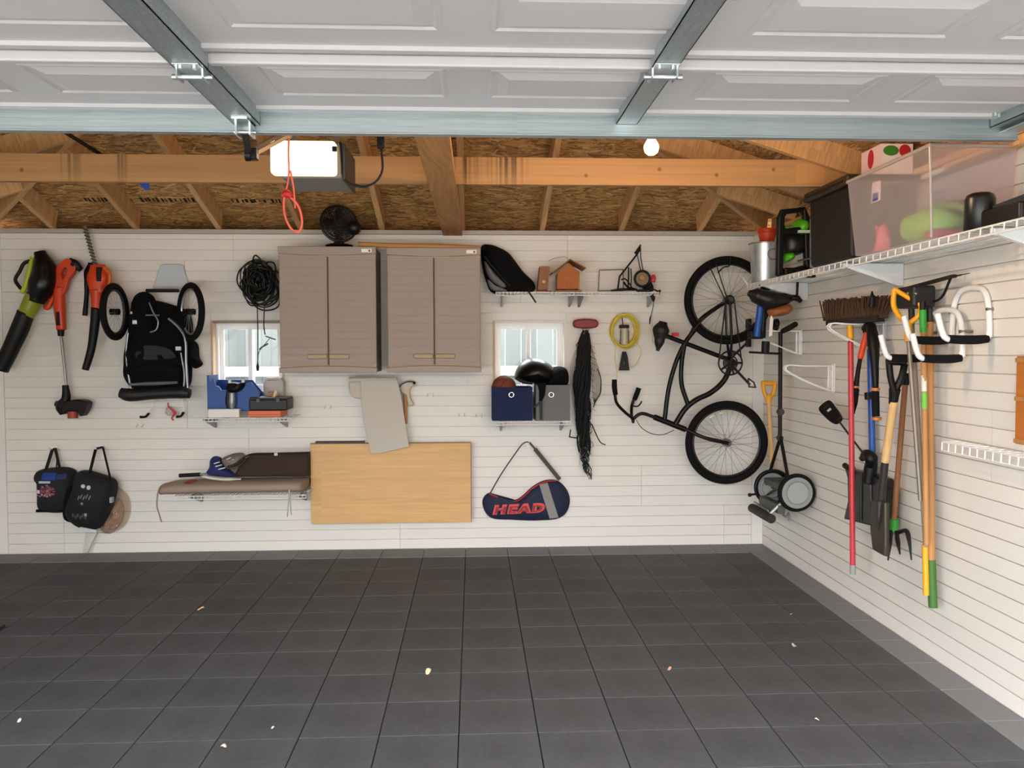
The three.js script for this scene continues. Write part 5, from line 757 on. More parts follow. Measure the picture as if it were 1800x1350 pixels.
{
  const t = thing('bicycle', 'black cruiser bicycle hung upright on the back wall by its wheels', 'bicycle'), Z = 0.24, fr = M(0x070708, 0.4, 0, { specularIntensity: 0.6 }), r = 0.0165;
  const rear = [1.831,1.83,0.24], front = [1.831,0.802,0.24];
  bikeWheel(t, rear, 0.318, 'rear_wheel'); const fw = bikeWheel(t, front, 0.304, 'front_wheel');
  mesh('reflector', [tube([[1.701,0.981,0.25],[1.714,0.993,0.25],[1.73,0.997,0.25]], 0.008, 8), tube([[1.768,1.01,0.25],[1.784,1.018,0.25],[1.797,1.018,0.25]], 0.008, 8)], M(0xf2f2ee, 0.2), fw);
  mesh('seat_tube', rod([1.389,1.573,0.24], [1.851,1.399,0.24], r), fr, t);
  mesh('top_tube', tube([[1.612,1.642,0.24],[1.53,1.536,0.24],[1.465,1.405,0.24],[1.408,1.208,0.24],[1.376,0.97,0.24]], r, 40, 10), fr, t);
  mesh('lower_top_tube', tube([[1.518,1.511,0.24],[1.498,1.372,0.24],[1.499,1.228,0.24],[1.545,1.084,0.24]], r, 30, 10), fr, t);
  mesh('down_tube', tube([[1.855,1.35,0.24],[1.806,1.248,0.24],[1.715,1.166,0.24],[1.607,1.113,0.24],[1.529,1.051,0.24],[1.451,0.932,0.24]], r + 0.003, 40, 10), fr, t);
  mesh('head_tube', rod([1.301,0.991,0.24], [1.53,0.899,0.24], 0.021, 0.021, 14), fr, t);
  for (const z of [0.19, 0.29]) { mesh('chain_stay', tube([[1.851,1.391,0.24], [1.846,1.535,0.24], rear].map((p, i) => [p[0], p[1], i ? z : 0.24]), 0.010, 20), fr, t); mesh('seat_stay', tube([[1.53,1.536,0.24], [1.637,1.691,0.24], rear].map((p, i) => [p[0], p[1], i ? z : 0.24]), 0.009, 20), fr, t); mesh('fork_blade', tube([[1.509,0.911,0.24], [1.676,0.836,0.24], front].map((p, i) => [p[0], p[1], i ? z : 0.24]), 0.0125, 20), fr, t); }
  mesh('fender_stay', [rod([1.812,1.826,0.3], [1.724,2.092,0.3], 0.004), rod([1.8,1.818,0.3], [1.679,2.068,0.3], 0.004)], fr, t);
  mesh('stem', tube([[1.309,0.987,0.24],[1.218,1.016,0.24],[1.185,1.008,0.24],[1.152,0.98,0.24]], 0.0125, 20), fr, t);
  mesh('handlebar', tube([[1.001,1.245,0.3],[1.005,1.164,0.3],[1.019,1.099,0.29],[1.082,1.031,0.26],[1.144,0.98,0.24],[1.156,0.952,0.2],[1.163,1.002,0.1],[1.174,1.066,0.06],[1.217,1.176,0.06]], 0.011, 70, 10), fr, t);
  mesh('grip', body([[1.001,1.265,0.3],[1.001,1.213,0.3],[1.009,1.156,0.3]], [0.018, 0.019, 0.017]), rubber, t); mesh('grip', body([[1.225,1.193,0.06],[1.208,1.146,0.06],[1.191,1.104,0.06]], [0.018, 0.019, 0.017]), rubber, t);
  mesh('brake_lever', tube([[1.175,1.061,0.1],[1.209,1.06,0.1],[1.23,1.081,0.1],[1.238,1.098,0.1]], 0.0055, 16), fr, t); mesh('brake_cable', tube([[1.173,0.97,0.22],[1.214,0.912,0.22],[1.285,0.87,0.22],[1.368,0.861,0.22],[1.452,0.893,0.22]], 0.003, 40), M(0x4a4642, 0.5), t);
  mesh('saddle', [body([[1.364,1.675,0.24],[1.348,1.618,0.24],[1.336,1.536,0.24],[1.324,1.467,0.24]], [0.03, 0.06, 0.036, 0.012], { depth: 1.1 })], M(0x191817, 0.55), t); mesh('tail_reflector', bx([1.428,1.585,0.25][0], [1.474,1.585,0.25][0], [1.449,1.572,0.25][1], [1.449,1.597,0.25][1], 0.22, 0.262, 0.004), red, t);
  const bb = [1.836,1.38,0.3]; mesh('chainring', [ring(bb, 0.085, 0.006, 'z', 40), ring(bb, 0.05, 0.005, 'z', 30), ...[0, 1, 2, 3, 4].map((i) => rod(bb, add(bb, [0.085 * Math.cos(i * 1.256), 0.085 * Math.sin(i * 1.256), 0]), 0.008))], M(0x17181a, 0.4, 0.4), t);
  mesh('bottom_bracket', disc([1.855,1.379,0.24], 0.03, 0.1, 'z'), fr, t); mesh('chain', [rod(add(bb, [-0.084, 0.01, -0.002]), add(rear, [-0.03, 0, 0.055]), 0.005), rod(add(bb, [0.08, 0.02, -0.002]), add(rear, [0.03, 0, 0.055]), 0.005), ring(add(rear, [0, 0, 0.05]), 0.03, 0.006, 'z', 24)], M(0x1c1b1a, 0.5, 0.5), t);
  const cr = mesh('crank', [bar([1.838,1.364,0.32], [1.971,1.225,0.32], 0.014, 0.022, [0, 0, 1])], black, t); mesh('pedal', wire([...[[1.952,1.271,0.34],[1.993,1.242,0.34],[2.006,1.206,0.34],[1.96,1.21,0.34],[1.952,1.271,0.34]]], 0.006), M(0x2c2d2f, 0.5), cr);
  const c2 = mesh('crank', [bar([1.872,1.403,0.16], [2.014,1.536,0.16], 0.014, 0.02, [0, 0, 1])], black, t); mesh('pedal', bx([2.032,1.553,0.12][0] - 0.012, [2.032,1.553,0.12][0] + 0.012, [2.032,1.494,0.12][1], [2.03,1.703,0.12][1], 0.06, 0.14, 0.008), black, c2);
  const h = thing('bike_hook', 'black wall hook that carries the rear wheel of the bicycle', 'hook'), k = add(rear, [0, 0.252, -0.24]); mesh('plate', bx(k[0] - 0.02, k[0] + 0.02, k[1] - 0.07, k[1] + 0.02, 0.0005, 0.006, 0.002), whiteWire, h); mesh('prong', tube([[k[0], k[1] - 0.03, 0.006], [k[0], k[1] - 0.005, 0.14], [k[0], k[1] - 0.002, 0.28], [k[0], k[1] + 0.05, 0.3]], 0.006, 24), black, h);
}

// ================= corner: mower, spade, saddle =================
{
  const t = thing('reel_mower', 'manual reel lawn mower hung in the corner, grey wheels outermost', 'lawn mower');
  const wA = [2.05,0.564,0.993], wB = [2.05,0.527,0.552], grey = M(0x8b8f8e, 0.5);
  for (const w of [wA, wB]) { const q = mesh('wheel', new THREE.TorusGeometry(0.106, 0.017, 10, 48).translate(w[0], w[1], w[2]), rubber, t); mesh('hub_cap', [disc(w, 0.1, 0.03, 'z'), ring(add(w, [0, 0, 0.016]), 0.074, 0.005, 'z', 40)], grey, q); mesh('hub_face', disc(add(w, [0, 0, 0.018]), 0.068, 0.008, 'z'), M(0x9a9e9a, 0.5), q); }
  const a = add(wA, [0, 0, -0.05]), b = add(wB, [0, 0, 0.05]);
  for (let i = 0; i < 5; i++) { const P = []; for (let k = 0; k <= 10; k++) { const u = k / 10, an = i * 1.257 + u * 1.4; P.push([a[0] + (b[0] - a[0]) * u + 0.062 * Math.cos(an), a[1] + (b[1] - a[1]) * u + 0.062 * Math.sin(an), a[2] + (b[2] - a[2]) * u]); } mesh('reel_blade', tube(P, 0.008, 24, 6), M(0x3c3d3c, 0.5, 0.3), t); }
  mesh('axle', rod(wA, wB, 0.012), darkSteel, t); mesh('housing', [bx(1.98, 2.13, wB[1] + 0.03, wB[1] + 0.075, wB[2] + 0.04, wA[2] - 0.04, 0.01), bx(1.95, 2.0, wB[1] - 0.11, wB[1] - 0.05, wB[2] + 0.04, wA[2] - 0.05, 0.008)], M(0x4c4e4c, 0.5), t);
  mesh('guard_arch', new THREE.TorusGeometry(0.122, 0.01, 8, 30, 3.6).rotateZ(-0.2).translate(wB[0] - 0.006, wB[1], wB[2] + 0.05), black, t);
  mesh('roller', rod([1.9,0.392,0.599], [1.9,0.392,0.965], 0.03, 0.03, 18), M(0x191918, 0.6), t); mesh('roller_bracket', [bar([1.93,0.419,0.557], [1.93,0.411,0.821], 0.012, 0.02), rod([1.9,0.41,0.924], a, 0.01)], M(0xb3b6b4, 0.4, 0.5), t); mesh('adjuster', [cap([1.95,0.447,0.403], 0.014), rod([1.95,0.447,0.403], [2,0.454,0.4], 0.008)], black, t);
  mesh('handle_leg', rod([2.05,0.891,0.711], [2.03,0.544,0.508], 0.0115), black, t); mesh('handle_leg', rod([2.05,0.891,0.711], [2.03,0.627,0.91], 0.0115), black, t);
  mesh('handle_shaft', rod([2.05,0.874,0.701], [2.05,1.598,0.691], 0.0135), black, t); mesh('joint', [disc([2.05,1.058,0.706], 0.022, 0.03, 'z'), disc([2.05,0.882,0.701], 0.02, 0.03, 'z')], darkSteel, t);
  mesh('cross_bar', rod([2.02,1.456,0.17], [2.04,1.446,0.732], 0.008), black, t); mesh('grip', body([[2.02,1.595,0.811], [2,1.609,0.959], [1.98,1.629,1.12]], [0.016, 0.018, 0.017]), rubber, t); mesh('grip', body([[2.05,1.614,0.65], [2.03,1.626,0.64], [2.02,1.661,0.603]], [0.014, 0.02, 0.016]), rubber, t);
  mesh('tool_hook', [rod([2.12,0.394,0.561], [2.1,0.35,0.656], 0.006), tube([[2.1,0.348,0.646],[2.1,0.35,0.697],[2.1,0.381,0.736],[2.1,0.363,0.757],[2.1,0.336,0.738]], 0.007, 20)], greyPlastic, t);
}
{
  const t = thing('spade', 'wooden spade with a yellow D-grip standing behind the mower', 'spade');
mesh('grip', [rod([2.047,1.238,0.35], [2.15,1.234,0.35], 0.017, 0.017, 14), tube([[2.055,1.234,0.35],[2.064,1.178,0.35],[2.085,1.129,0.35]], 0.014, 16, 10), tube([[2.142,1.23,0.35],[2.134,1.173,0.35],[2.11,1.129,0.35]], 0.014, 16, 10)], yellow, t); mesh('neck', body([[2.097,1.153,0.35],[2.098,1.121,0.35],[2.098,1.088,0.35]], [0.026, 0.022, 0.019]), yellow, t); mesh('shaft', rod([2.096,1.121,0.355], [2.136,0.549,0.34], 0.016, 0.018, 14), woodHandle, t); mesh('blade', plate([[2.048,0.564],[2.148,0.564],[2.158,0.391],[2.134,0.284],[2.101,0.26],[2.067,0.293],[2.046,0.392]], 0.31, 0.012, 0.004), darkSteel, t);
}
{
  const t = thing('unicycle', 'black saddle with a brown leather pouch on a blue post, hung under the shelf end', 'bicycle part');
  mesh('saddle', body([[1.778,1.84,0.85],[1.831,1.822,0.85],[1.913,1.796,0.85],[2.003,1.8,0.85],[2.078,1.811,0.85]], [0.02, 0.05, 0.06, 0.042, 0.018], { depth: 1.2 }), M(0x121213, 0.45), t); mesh('leather_pouch', puff([[1.906,1.726],[1.951,1.748],[2.041,1.767],[2.071,1.745],[2.041,1.704],[1.967,1.689],[1.922,1.69]], 0.83, 0.08, { lump: 0.15 }), M(0x9c5a30, 0.7), t);
  mesh('post', [rod([1.875,1.762,0.8], [1.851,1.558,0.8], 0.022)], blue, t); mesh('post_shade_side', rod([1.905,1.763,0.78], [1.895,1.551,0.78], 0.02), black, t); mesh('foot_bracket', bx([1.811,1.589,0.76][0], [1.902,1.589,0.76][0], [1.865,1.544,0.76][1], [1.864,1.596,0.76][1], 0.72, 0.8, 0.01), black, t);  // black tube beside the blue post is its shaded side, modelled dark
  mesh('stem', rod([1.933,1.529,0.74], [1.93,1.454,0.74], 0.026), black, t); mesh('white_tag', plate([[1.914,1.676],[1.925,1.698],[1.937,1.669],[1.93,1.565],[1.908,1.558]], 0.86, 0.006, 0.002), M(0xece8de, 0.5), t); mesh('clamp', puff([[1.948,1.654],[1.993,1.677],[2.001,1.625],[1.963,1.61]], 0.78, 0.05, { lump: 0.2 }), black, t);
  mesh('hanger', [rod([2.079,1.906,0.9], [2.076,1.811,0.9], 0.008), body([[2.036,1.804,0.9],[2.073,1.804,0.9],[2.103,1.782,0.9]], [0.012, 0.02, 0.014])], black, t);
}

// ================= right wall shelf and what stands on it =================
const SX = 1.87, SY = 1.92, SZ0 = 0.56;
{
  const t = thing('wire_shelf', 'long white wire shelf along the right wall loaded with boxes', 'shelf'), z1 = 4.3, w = [], lip = [];
  const N = Math.round((z1 - SZ0) / 0.034); for (let i = 0; i <= N; i++) { const z = SZ0 + (z1 - SZ0) * i / N; w.push(rod([SX, SY - 0.003, z], [XR - 0.003, SY - 0.003, z], 0.0016, 0.0016, 5)); if (i % 2 === 0) lip.push(...wire([[SX, SY - 0.003, z], [SX - 0.002, SY - 0.034, z], [SX + 0.012, SY - 0.036, z + 0.012]], 0.003, 6)); }
  mesh('deck_wires', w, whiteWire, t); mesh('lip_wires', lip, whiteWire, t);
  for (const [x, y, r] of [[SX, SY - 0.003, 0.0038], [SX - 0.002, SY - 0.034, 0.0038], [SX + 0.1, SY - 0.008, 0.0032], [SX + 0.2, SY - 0.008, 0.0032], [XR - 0.006, SY - 0.006, 0.0032]]) mesh('rail', rod([x, y, SZ0], [x, y, z1], r, r, 8), whiteWire, t);
  for (const z of [0.8, 2.0, 3.2]) { const L = XR - SX - 0.006; const b = mesh('bracket', plateR([[0, 0], [L, 0], [L, -0.02], [0.02, -0.11], [0, -0.11]], 0, 0.028, 0.004).rotateY(Math.PI / 2).translate(0, 0, 0), M(0xdfe2e3, 0.4), t); b.geometry.dispose(); b.geometry = plate([[XR - 0.001, SY - 0.011], [SX + 0.006, SY - 0.011], [SX + 0.006, SY - 0.03], [XR - 0.03, SY - 0.125], [XR - 0.001, SY - 0.125]].reverse(), z - 0.014, 0.028, 0.004); }
  mesh('end_tip', rod([SX, SY - 0.003, SZ0], [SX - 0.03, SY + 0.05, SZ0 - 0.02], 0.007, 0.004), whiteWire, t); mesh('end_cap', bx(1.93, 1.98, SY - 0.03, SY - 0.013, 1.38, 1.42, 0.004), black, t);
}
{
  const t = thing('metal_bucket', 'galvanised steel bucket at the far end of the right shelf', 'bucket'), c = [1.955, SY, 0.66];
  const prof = [[0, 0.002], [0.088, 0.002], [0.09, 0.01], [0.105, 0.255], [0.109, 0.258], [0.109, 0.264], [0.102, 0.264], [0.086, 0.012], [0, 0.008]].map((p) => new THREE.Vector2(p[0], p[1]));
  mesh('body', new THREE.LatheGeometry(prof, 40).translate(...c), M(0xffffff, 0.36, 0.8, { map: rep(galvTex, 2, 2) }), t); mesh('rim', ring(add(c, [0, 0.26, 0]), 0.108, 0.005, 'y', 40), zinc, t); mesh('handle_ear', ring(add(c, [0.015, 0.18, 0.1]), 0.035, 0.004, 'z', 30), steel, t);
  const o = thing('orange_pot', 'orange plastic pot standing in the steel bucket', 'pot'); mesh('body', new THREE.LatheGeometry([[0, 0], [0.042, 0], [0.058, 0.085], [0.06, 0.09], [0.06, 0.115], [0.054, 0.115], [0.05, 0.09], [0.04, 0.01], [0, 0.01]].map((p) => new THREE.Vector2(p[0], p[1])), 32).translate(1.965, SY + 0.245, 0.66), M(0xc63a10, 0.5), o); mesh('rim', ring([1.965, SY + 0.335, 0.66], 0.06, 0.004, 'y'), M(0xb5330c, 0.5), o); mesh('pedestal', disc([1.965, SY + 0.128, 0.66], 0.05, 0.232, 'y'), M(0xd9d7d2, 0.6), o);
}
{
  const t = thing('pressure_washer', 'black and green tool in a tall black carrying frame on the right shelf', 'power tool'), x = 1.9;
  const z0 = [1.9,1.946,1.088][2], z1 = [1.9,1.936,1.528][2];
  mesh('carry_frame', [plate([[1.847,1.925],[1.851,2.276],[1.871,2.324],[2.017,2.338],[2.046,2.277],[2.05,1.97]].map((p) => p), 1.12, 0.05, 0.012, [[[1.89,2.208],[1.892,2.276],[1.906,2.297],[2.003,2.311],[2.012,2.222]].reverse(), [[1.885,1.956],[1.887,2.167],[2.012,2.181],[2.021,1.99]].reverse()])], black, t);
  mesh('motor', puff([[1.962,2.223],[1.989,2.271],[2.045,2.278],[2.06,2.216],[2.033,2.175],[1.976,2.175]], 1.08, 0.1, { lump: 0.1 }), green, t); mesh('hose_fitting', puff([[1.898,2.229],[1.926,2.23],[1.955,2.188],[1.941,2.168],[1.913,2.188]], 1.09, 0.07, {}), green, t); mesh('pump_block', puff([[1.913,2.168],[2.04,2.182],[2.048,2.078],[1.921,2.057]], 1.06, 0.1, { pw: 0.3 }), M(0x141516, 0.45), t); mesh('green_foot', puff([[1.907,2.057],[1.963,2.071],[1.978,2.037],[1.915,2.009]], 1.08, 0.08, {}), green, t); mesh('nameplate', bx([1.968,2.186,1.17][0], [2.038,2.186,1.17][0], [1.996,2.179,1.17][1], [1.996,2.196,1.17][1], 1.165, 1.19, 0.002), M(0xcdd8c8, 0.4), t);
  mesh('base', [bx(1.885, 2.15, SY + 0.0005, SY + 0.05, 0.98 + 0.06, 1.19, 0.012)], black, t); mesh('silver_rail', rod([1.962,2.008,1.19], [2.053,2.029,1.19], 0.006), steel, t);
}
{
  const t = thing('storage_tote', 'tall black storage tote with a lid on the right shelf', 'tote'), bm = M(0x0f0b08, 0.6);
  const f0 = 1.66, f1 = 2.15; const taper = (g, k) => { const p = g.attributes.position; for (let i = 0; i < p.count; i++) { const u = (p.getY(i) - SY) / 0.36; p.setX(i, p.getX(i) < 2 ? p.getX(i) + (1 - u) * 0.01 : p.getX(i)); } g.computeVertexNormals(); return g; };
  mesh('body', taper(bx(1.835, 2.168, SY + 0.001, SY + 0.36, f0, f1, 0.02)), bm, t); mesh('lid', [bx(1.81, 2.172, SY + 0.352, SY + 0.405, f0 - 0.02, f1 + 0.02, 0.014)], M(0x2a1c13, 0.5), t); mesh('lid_groove', bx(1.808, 1.816, SY + 0.372, SY + 0.38, f0 + 0.02, f1 - 0.02), black, t);
}
{
  const t = thing('storage_tote', 'clear plastic storage tote full of green and pink toys', 'tote'), cl = M(0xf0eaed, 0.28, 0, { transmission: 0.82, thickness: 0, ior: 1.3 });
  const za = 2.18, zb = 2.9, xa = 1.81, xb = 2.165, h = 0.36;
  const side = (pts) => { const pos = []; for (const i of [0, 1, 2, 0, 2, 3]) pos.push(...pts[i]); const g = new THREE.BufferGeometry(); g.setAttribute('position', new THREE.Float32BufferAttribute(pos, 3)); g.computeVertexNormals(); return g; };
  const I = 0.03, P = (x, y, z) => [x, y, z], b = [P(xa + I, SY + 0.002, za + I), P(xb, SY + 0.002, za + I), P(xb, SY + 0.002, zb - I), P(xa + I, SY + 0.002, zb - I)], u = [P(xa, SY + h, za), P(xb, SY + h, za), P(xb, SY + h, zb), P(xa, SY + h, zb)];
  for (let i = 0; i < 4; i++) mesh('side', side([b[i], b[(i + 1) % 4], u[(i + 1) % 4], u[i]]), cl, t); mesh('bottom', side(b), cl, t);
  mesh('rim', wire([...u, u[0]], 0.009, 8), M(0xc9bdb4, 0.3, 0, { transmission: 0.45, thickness: 0 }), t); mesh('corner_rib', rod(b[3], u[3], 0.006), M(0xd8cfc8, 0.2, 0, { transmission: 0.55, thickness: 0 }), t);
  mesh('sticker', bx(xa + 0.012, xa + 0.014, SY + 0.22, SY + 0.31, 2.4, 2.48), M(0xdfd3da, 0.5), t); mesh('sticker_print', bx(xa + 0.0105, xa + 0.0118, SY + 0.225, SY + 0.26, 2.41, 2.46), M(0x4b4796, 0.5), t);
  const toy = (name, label, col, c, s, k) => { const g = new THREE.SphereGeometry(1, 28, 18), p = g.attributes.position; for (let i = 0; i < p.count; i++) { const q = 0.8 + 0.45 * fbm(p.getX(i) * 1.6 + k * 7 + 20, p.getY(i) * 1.6 + p.getZ(i) * 1.3 + 20, 512); p.setXYZ(i, c[0] + p.getX(i) * s[0] * q, Math.max(SY + 0.008, c[1] + p.getY(i) * s[1] * q), c[2] + p.getZ(i) * s[2] * q); } g.computeVertexNormals(); single(name, label, 'toy', g, M(col, 0.55)); };
  toy('green_toy', 'bright green toy in the clear tote', 0x8fd04a, [1.96, SY + 0.085, 2.64], [0.09, 0.07, 0.17], 1); toy('green_cloth', 'dull green cloth heaped at the back of the clear tote', 0x8fae5c, [2.06, SY + 0.12, 2.54], [0.08, 0.08, 0.24], 2); toy('red_toy', 'small red toy at the bottom of the clear tote', 0xb8524a, [1.95, SY + 0.03, 2.76], [0.07, 0.025, 0.07], 3);
  const d = thing('pink_toy', 'pink plastic figure standing in the clear tote', 'toy'), pk = M(0xef7f95, 0.5); mesh('skirt', body([[1.93, SY + 0.01, 2.3], [1.93, SY + 0.05, 2.3], [1.93, SY + 0.1, 2.3], [1.93, SY + 0.14, 2.3]], [0.05, 0.035, 0.032, 0.012]), pk, d); mesh('arm', [rod([1.93, SY + 0.09, 2.28], [1.92, SY + 0.135, 2.25], 0.009), rod([1.93, SY + 0.09, 2.32], [1.925, SY + 0.06, 2.36], 0.009)], pk, d);
}
{
  const t = thing('gift_bag', 'pink and white gift bag with red and green print behind the totes', 'bag');
  const y0 = SY + 0.407, y1 = SY + 0.56, x0 = 2.0, x1 = 2.16, za = 1.92, zb = 2.125, pm = M(0xf3e3e2, 0.6);
  mesh('side', bx(x0, x0 + 0.003, y0, y1, za, zb), M(0xefd2d3, 0.6), t); mesh('side', bx(x1 - 0.003, x1, y0, y1, za, zb), pm, t); mesh('face', bx(x0 + 0.003, x1 - 0.003, y0, y1, za, za + 0.003), pm, t); mesh('face', bx(x0 + 0.003, x1 - 0.003, y0, y1, zb - 0.003, zb), pm, t); mesh('base', bx(x0 + 0.003, x1 - 0.003, y0, y0 + 0.003, za + 0.003, zb - 0.003), pm, t);
  const rp = M(0xc01f2e, 0.5); mesh('red_print', new THREE.SphereGeometry(0.04, 16, 10).scale(0.06, 1.2, 0.8).translate(x0, y0 + 0.1, 2.02), rp, t); mesh('red_print', new THREE.SphereGeometry(0.03, 16, 10).scale(1, 1, 0.06).translate(x0 + 0.12, y0 + 0.12, zb), rp, t); mesh('green_print', new THREE.SphereGeometry(0.036, 16, 10).scale(1.1, 0.7, 0.06).translate(x0 + 0.05, y0 + 0.12, zb), M(0x3f8a2c, 0.5), t);
}
{
  const t = thing('plastic_stand', 'black plastic stand with two round pillars at the near end of the right shelf', 'stand'), m = M(0x0e0e10, 0.35);
  const p = [1.925, SY, 3.05], q = [2.06, SY, 3.2];
  for (const c of [p, q]) mesh('pillar', new THREE.LatheGeometry([[0, 0.001], [0.056, 0.001], [0.053, 0.12], [0.047, 0.136], [0.034, 0.143], [0, 0.144]].map((a) => new THREE.Vector2(a[0], a[1])), 32).translate(...c), m, t);
  mesh('beam', bx(1.9, 2.1, SY + 0.002, SY + 0.07, 3.06, 3.32, 0.012), m, t); mesh('brace', bar([p[0] + 0.02, SY + 0.05, p[2] + 0.02], [q[0], SY + 0.1, q[2]], 0.05, 0.06), m, t);
}

// ================= right wall hooks =================
function wireHook(label, P, drop) {
  const t = thing('wire_hook', label, 'hook', 'white double wire hooks on the right wall'), [x, y, z] = [XR - 0.006, P[1], P[2]], L = 0.29, s = 0.022;
  mesh('plate', bx(XR - 0.006, XR - 0.0005, y - 0.16, y + 0.015, z - 0.04, z + 0.04, 0.002), whiteWire, t);
  for (const k of [-s, s]) { mesh('prong', tube([[x, y, z + k], [x - L * 0.6, y, z + k * 0.8], [x - L + 0.01, y + 0.002, z + k * 0.7], [x - L, y - 0.016, z + k * 0.7], [x - L + 0.02, y - 0.035, z + k * 0.7], [x - L * 0.5, y - 0.1, z + k * 0.85], [x, y - 0.155, z + k]], 0.0042, 40, 8), whiteWire, t); }
  mesh('tip', rod([x - L, y - 0.014, z - s * 0.7], [x - L, y - 0.014, z + s * 0.7], 0.0042), whiteWire, t);
  for (const k of [-1, 1]) mesh('post', rod([x - 0.006, y + 0.004, z + k * 0.03], [x - 0.006, y - 0.15, z + k * 0.03], 0.006), whiteWire, t);
}
wireHook('white double wire hook beside the mower handle', [2.18,1.597,0.685]); wireHook('lower white double wire hook, empty, right of the mower', [2.18,1.374,1.192]); wireHook('white double wire hook carrying the push broom', [2.18,1.607,1.802]);
function foamHook(label, za, zb, y, top, off = 0) {
  const t = thing('storage_hook', label, 'hook', 'large white hooks with black foam arms'), m = M(0xe9e8e5, 0.35), X = XR - 0.016 - off, r = 0.0125;
  mesh('frame', tube([[X, y + 0.01, za], [X, y + 0.06, za], [X, top - 0.04, za + 0.02], [X, top, za + 0.06], [X, top, zb - 0.06], [X, top - 0.04, zb - 0.02], [X, y + 0.06, zb], [X, y + 0.01, zb]], r, 70, 12), m, t);
  for (const z of [za, zb]) { const a = mesh('arm', tube([[X, y + 0.03, z], [X - 0.01, y + 0.004, z], [X - 0.04, y, z], [X - 0.16, y, z], [X - 0.19, y + 0.01, z], [X - 0.205, y + 0.04, z], [X - 0.225, y + 0.11, z]], r, 50, 12), m, t); mesh('foam', body([[X - 0.006, y + 0.004, z], [X - 0.05, y, z], [X - 0.12, y, z], [X - 0.175, y + 0.003, z]], [0.017, 0.019, 0.019, 0.018], { up: [0, 0, 1] }), rubber, a); mesh('bolt', rod([XR - 0.001, top - 0.09, z], [X - 0.014, top - 0.09, z], 0.007), steel, a); }
}
foamHook('upper right storage hook with black foam arms', 2.47, 2.74, 1.512, 1.73); foamHook('lower left storage hook with black foam arms', 2.32, 2.6, 1.43, 1.64, 0.03);

// ================= long tools on the right wall =================
const poleR = (a, b, r, m, name, t, r2 = r) => mesh(name, rod(a, b, r, r2, 14), m, t);
{
  const t = thing('push_broom', 'push broom with a red handle hung head up, brown bristles on top', 'broom');
  poleR([2.02,1.602,1.773], [2.02,1.526,1.782], 0.017, yellow, 'ferrule', t); poleR([2.02,1.529,1.782], [2.02,0.32,1.845], 0.0145, M(0xbf3238, 0.4), 'handle', t); poleR([2.02,0.323,1.845], [2.02,0.274,1.846], 0.0155, greyPlastic, 'end_cap', t);
  mesh('block', bar([1.96,1.621,1.654], [2.1,1.632,1.948], 0.06, 0.03), M(0x1a1613, 0.7), t);
  const a = [1.96,1.621,1.654], b = [2.1,1.625,1.96], g = []; seed = 17; const up = 0.13; for (let i = 0; i < 700; i++) { const u = rnd(), p = mix(a, b, u), w = rr(-0.03, 0.03); g.push(rod(add(p, [w * 0.8, 0.01, w * 0.6]), add(p, [w * 1.3 + rr(0, 0.05) * (u + 0.2), up * rr(0.7, 1), w + rr(-0.06, 0.03)]), 0.005, 0.0035, 4)); }
  mesh('bristles', g, M(0x4a3020, 0.9), t).userData.kind = 'stuff'; mesh('bracket', body([[2.05,1.69,1.95], [2.05,1.734,1.955], [2.05,1.772,1.953]], [0.016, 0.013, 0.004]), black, t);
}
{
  const t = thing('lopper', 'orange and black loppers hanging handles down', 'lopper');
  mesh('pivot', [disc([2.08,1.576,1.843], 0.02, 0.03, 'x'), body([[2.08,1.583,1.804], [2.08,1.594,1.842], [2.08,1.586,1.892]], [0.012, 0.02, 0.012])], black, t);
  mesh('handle', body([[2.07,1.563,1.857], [2.06,1.498,1.848], [2.05,1.425,1.833]], [0.011, 0.016, 0.015]), orange, t); mesh('handle', body([[2.05,1.428,1.833], [2.05,1.349,1.809], [2.05,1.257,1.786]], [0.011, 0.012, 0.015]), black, t); mesh('ring', disc([2.05,1.272,1.789], 0.018, 0.01, 'y'), M(0xc8742e, 0.5), t); mesh('grip', body([[2.05,1.26,1.786], [2.05,1.195,1.774], [2.05,1.126,1.756]], [0.019, 0.018, 0.011]), rubber, t);
  mesh('handle', body([[2.06,1.597,1.926], [2.04,1.514,1.994], [2.03,1.37,2.036], [2.03,1.278,2.045]], [0.024, 0.03, 0.019, 0.015]), black, t); mesh('ring', disc([2.03,1.272,2.045], 0.021, 0.014, 'y'), M(0xc8742e, 0.5), t); mesh('grip', body([[2.03,1.261,2.046], [2.03,1.197,2.048], [2.03,1.135,2.055]], [0.018, 0.019, 0.018]), rubber, t); mesh('ring', disc([2.03,1.124,2.062], 0.023, 0.014, 'y'), M(0xd2762c, 0.5), t);
}
{
  const t = thing('snow_shovel', 'snow shovel with a blue shaft and a wide black scoop', 'shovel');
  poleR([2.13,1.62,1.771], [2.13,0.823,1.827], 0.017, blue, 'shaft', t); mesh('socket', body([[2.12,0.911,1.844], [2.11,0.832,1.842], [2.1,0.758,1.839]], [0.028, 0.034, 0.03]), black, t); poleR([2.11,1.242,1.804], [2.11,1.206,1.811], 0.02, black, 'clip', t);
  const o = [[1.539,0.814],[1.568,0.798],[1.822,0.81],[1.981,0.805],[2.041,0.756],[2.025,0.539],[1.862,0.534],[1.541,0.507],[1.588,0.62],[1.577,0.748]];
  mesh('scoop', plateR(o, 2.165, 0.06, 0.012), M(0x141416, 0.4), t); mesh('rib', [0.2, 0.45, 0.7].map((u) => { const a = mix([0, ...o[1]], [0, ...o[3]], u), b = mix([0, ...o[7]], [0, ...o[5]], u); return rod([2.103, a[2], a[1]], [2.103, b[2] + 0.02, b[1]], 0.007); }), M(0x1d1e20, 0.35), t); mesh('lip', rod([2.11, o[0][1], o[0][0]], [2.11, o[1][1] - 0.01, o[1][0] + 0.1], 0.016), black, t);
}
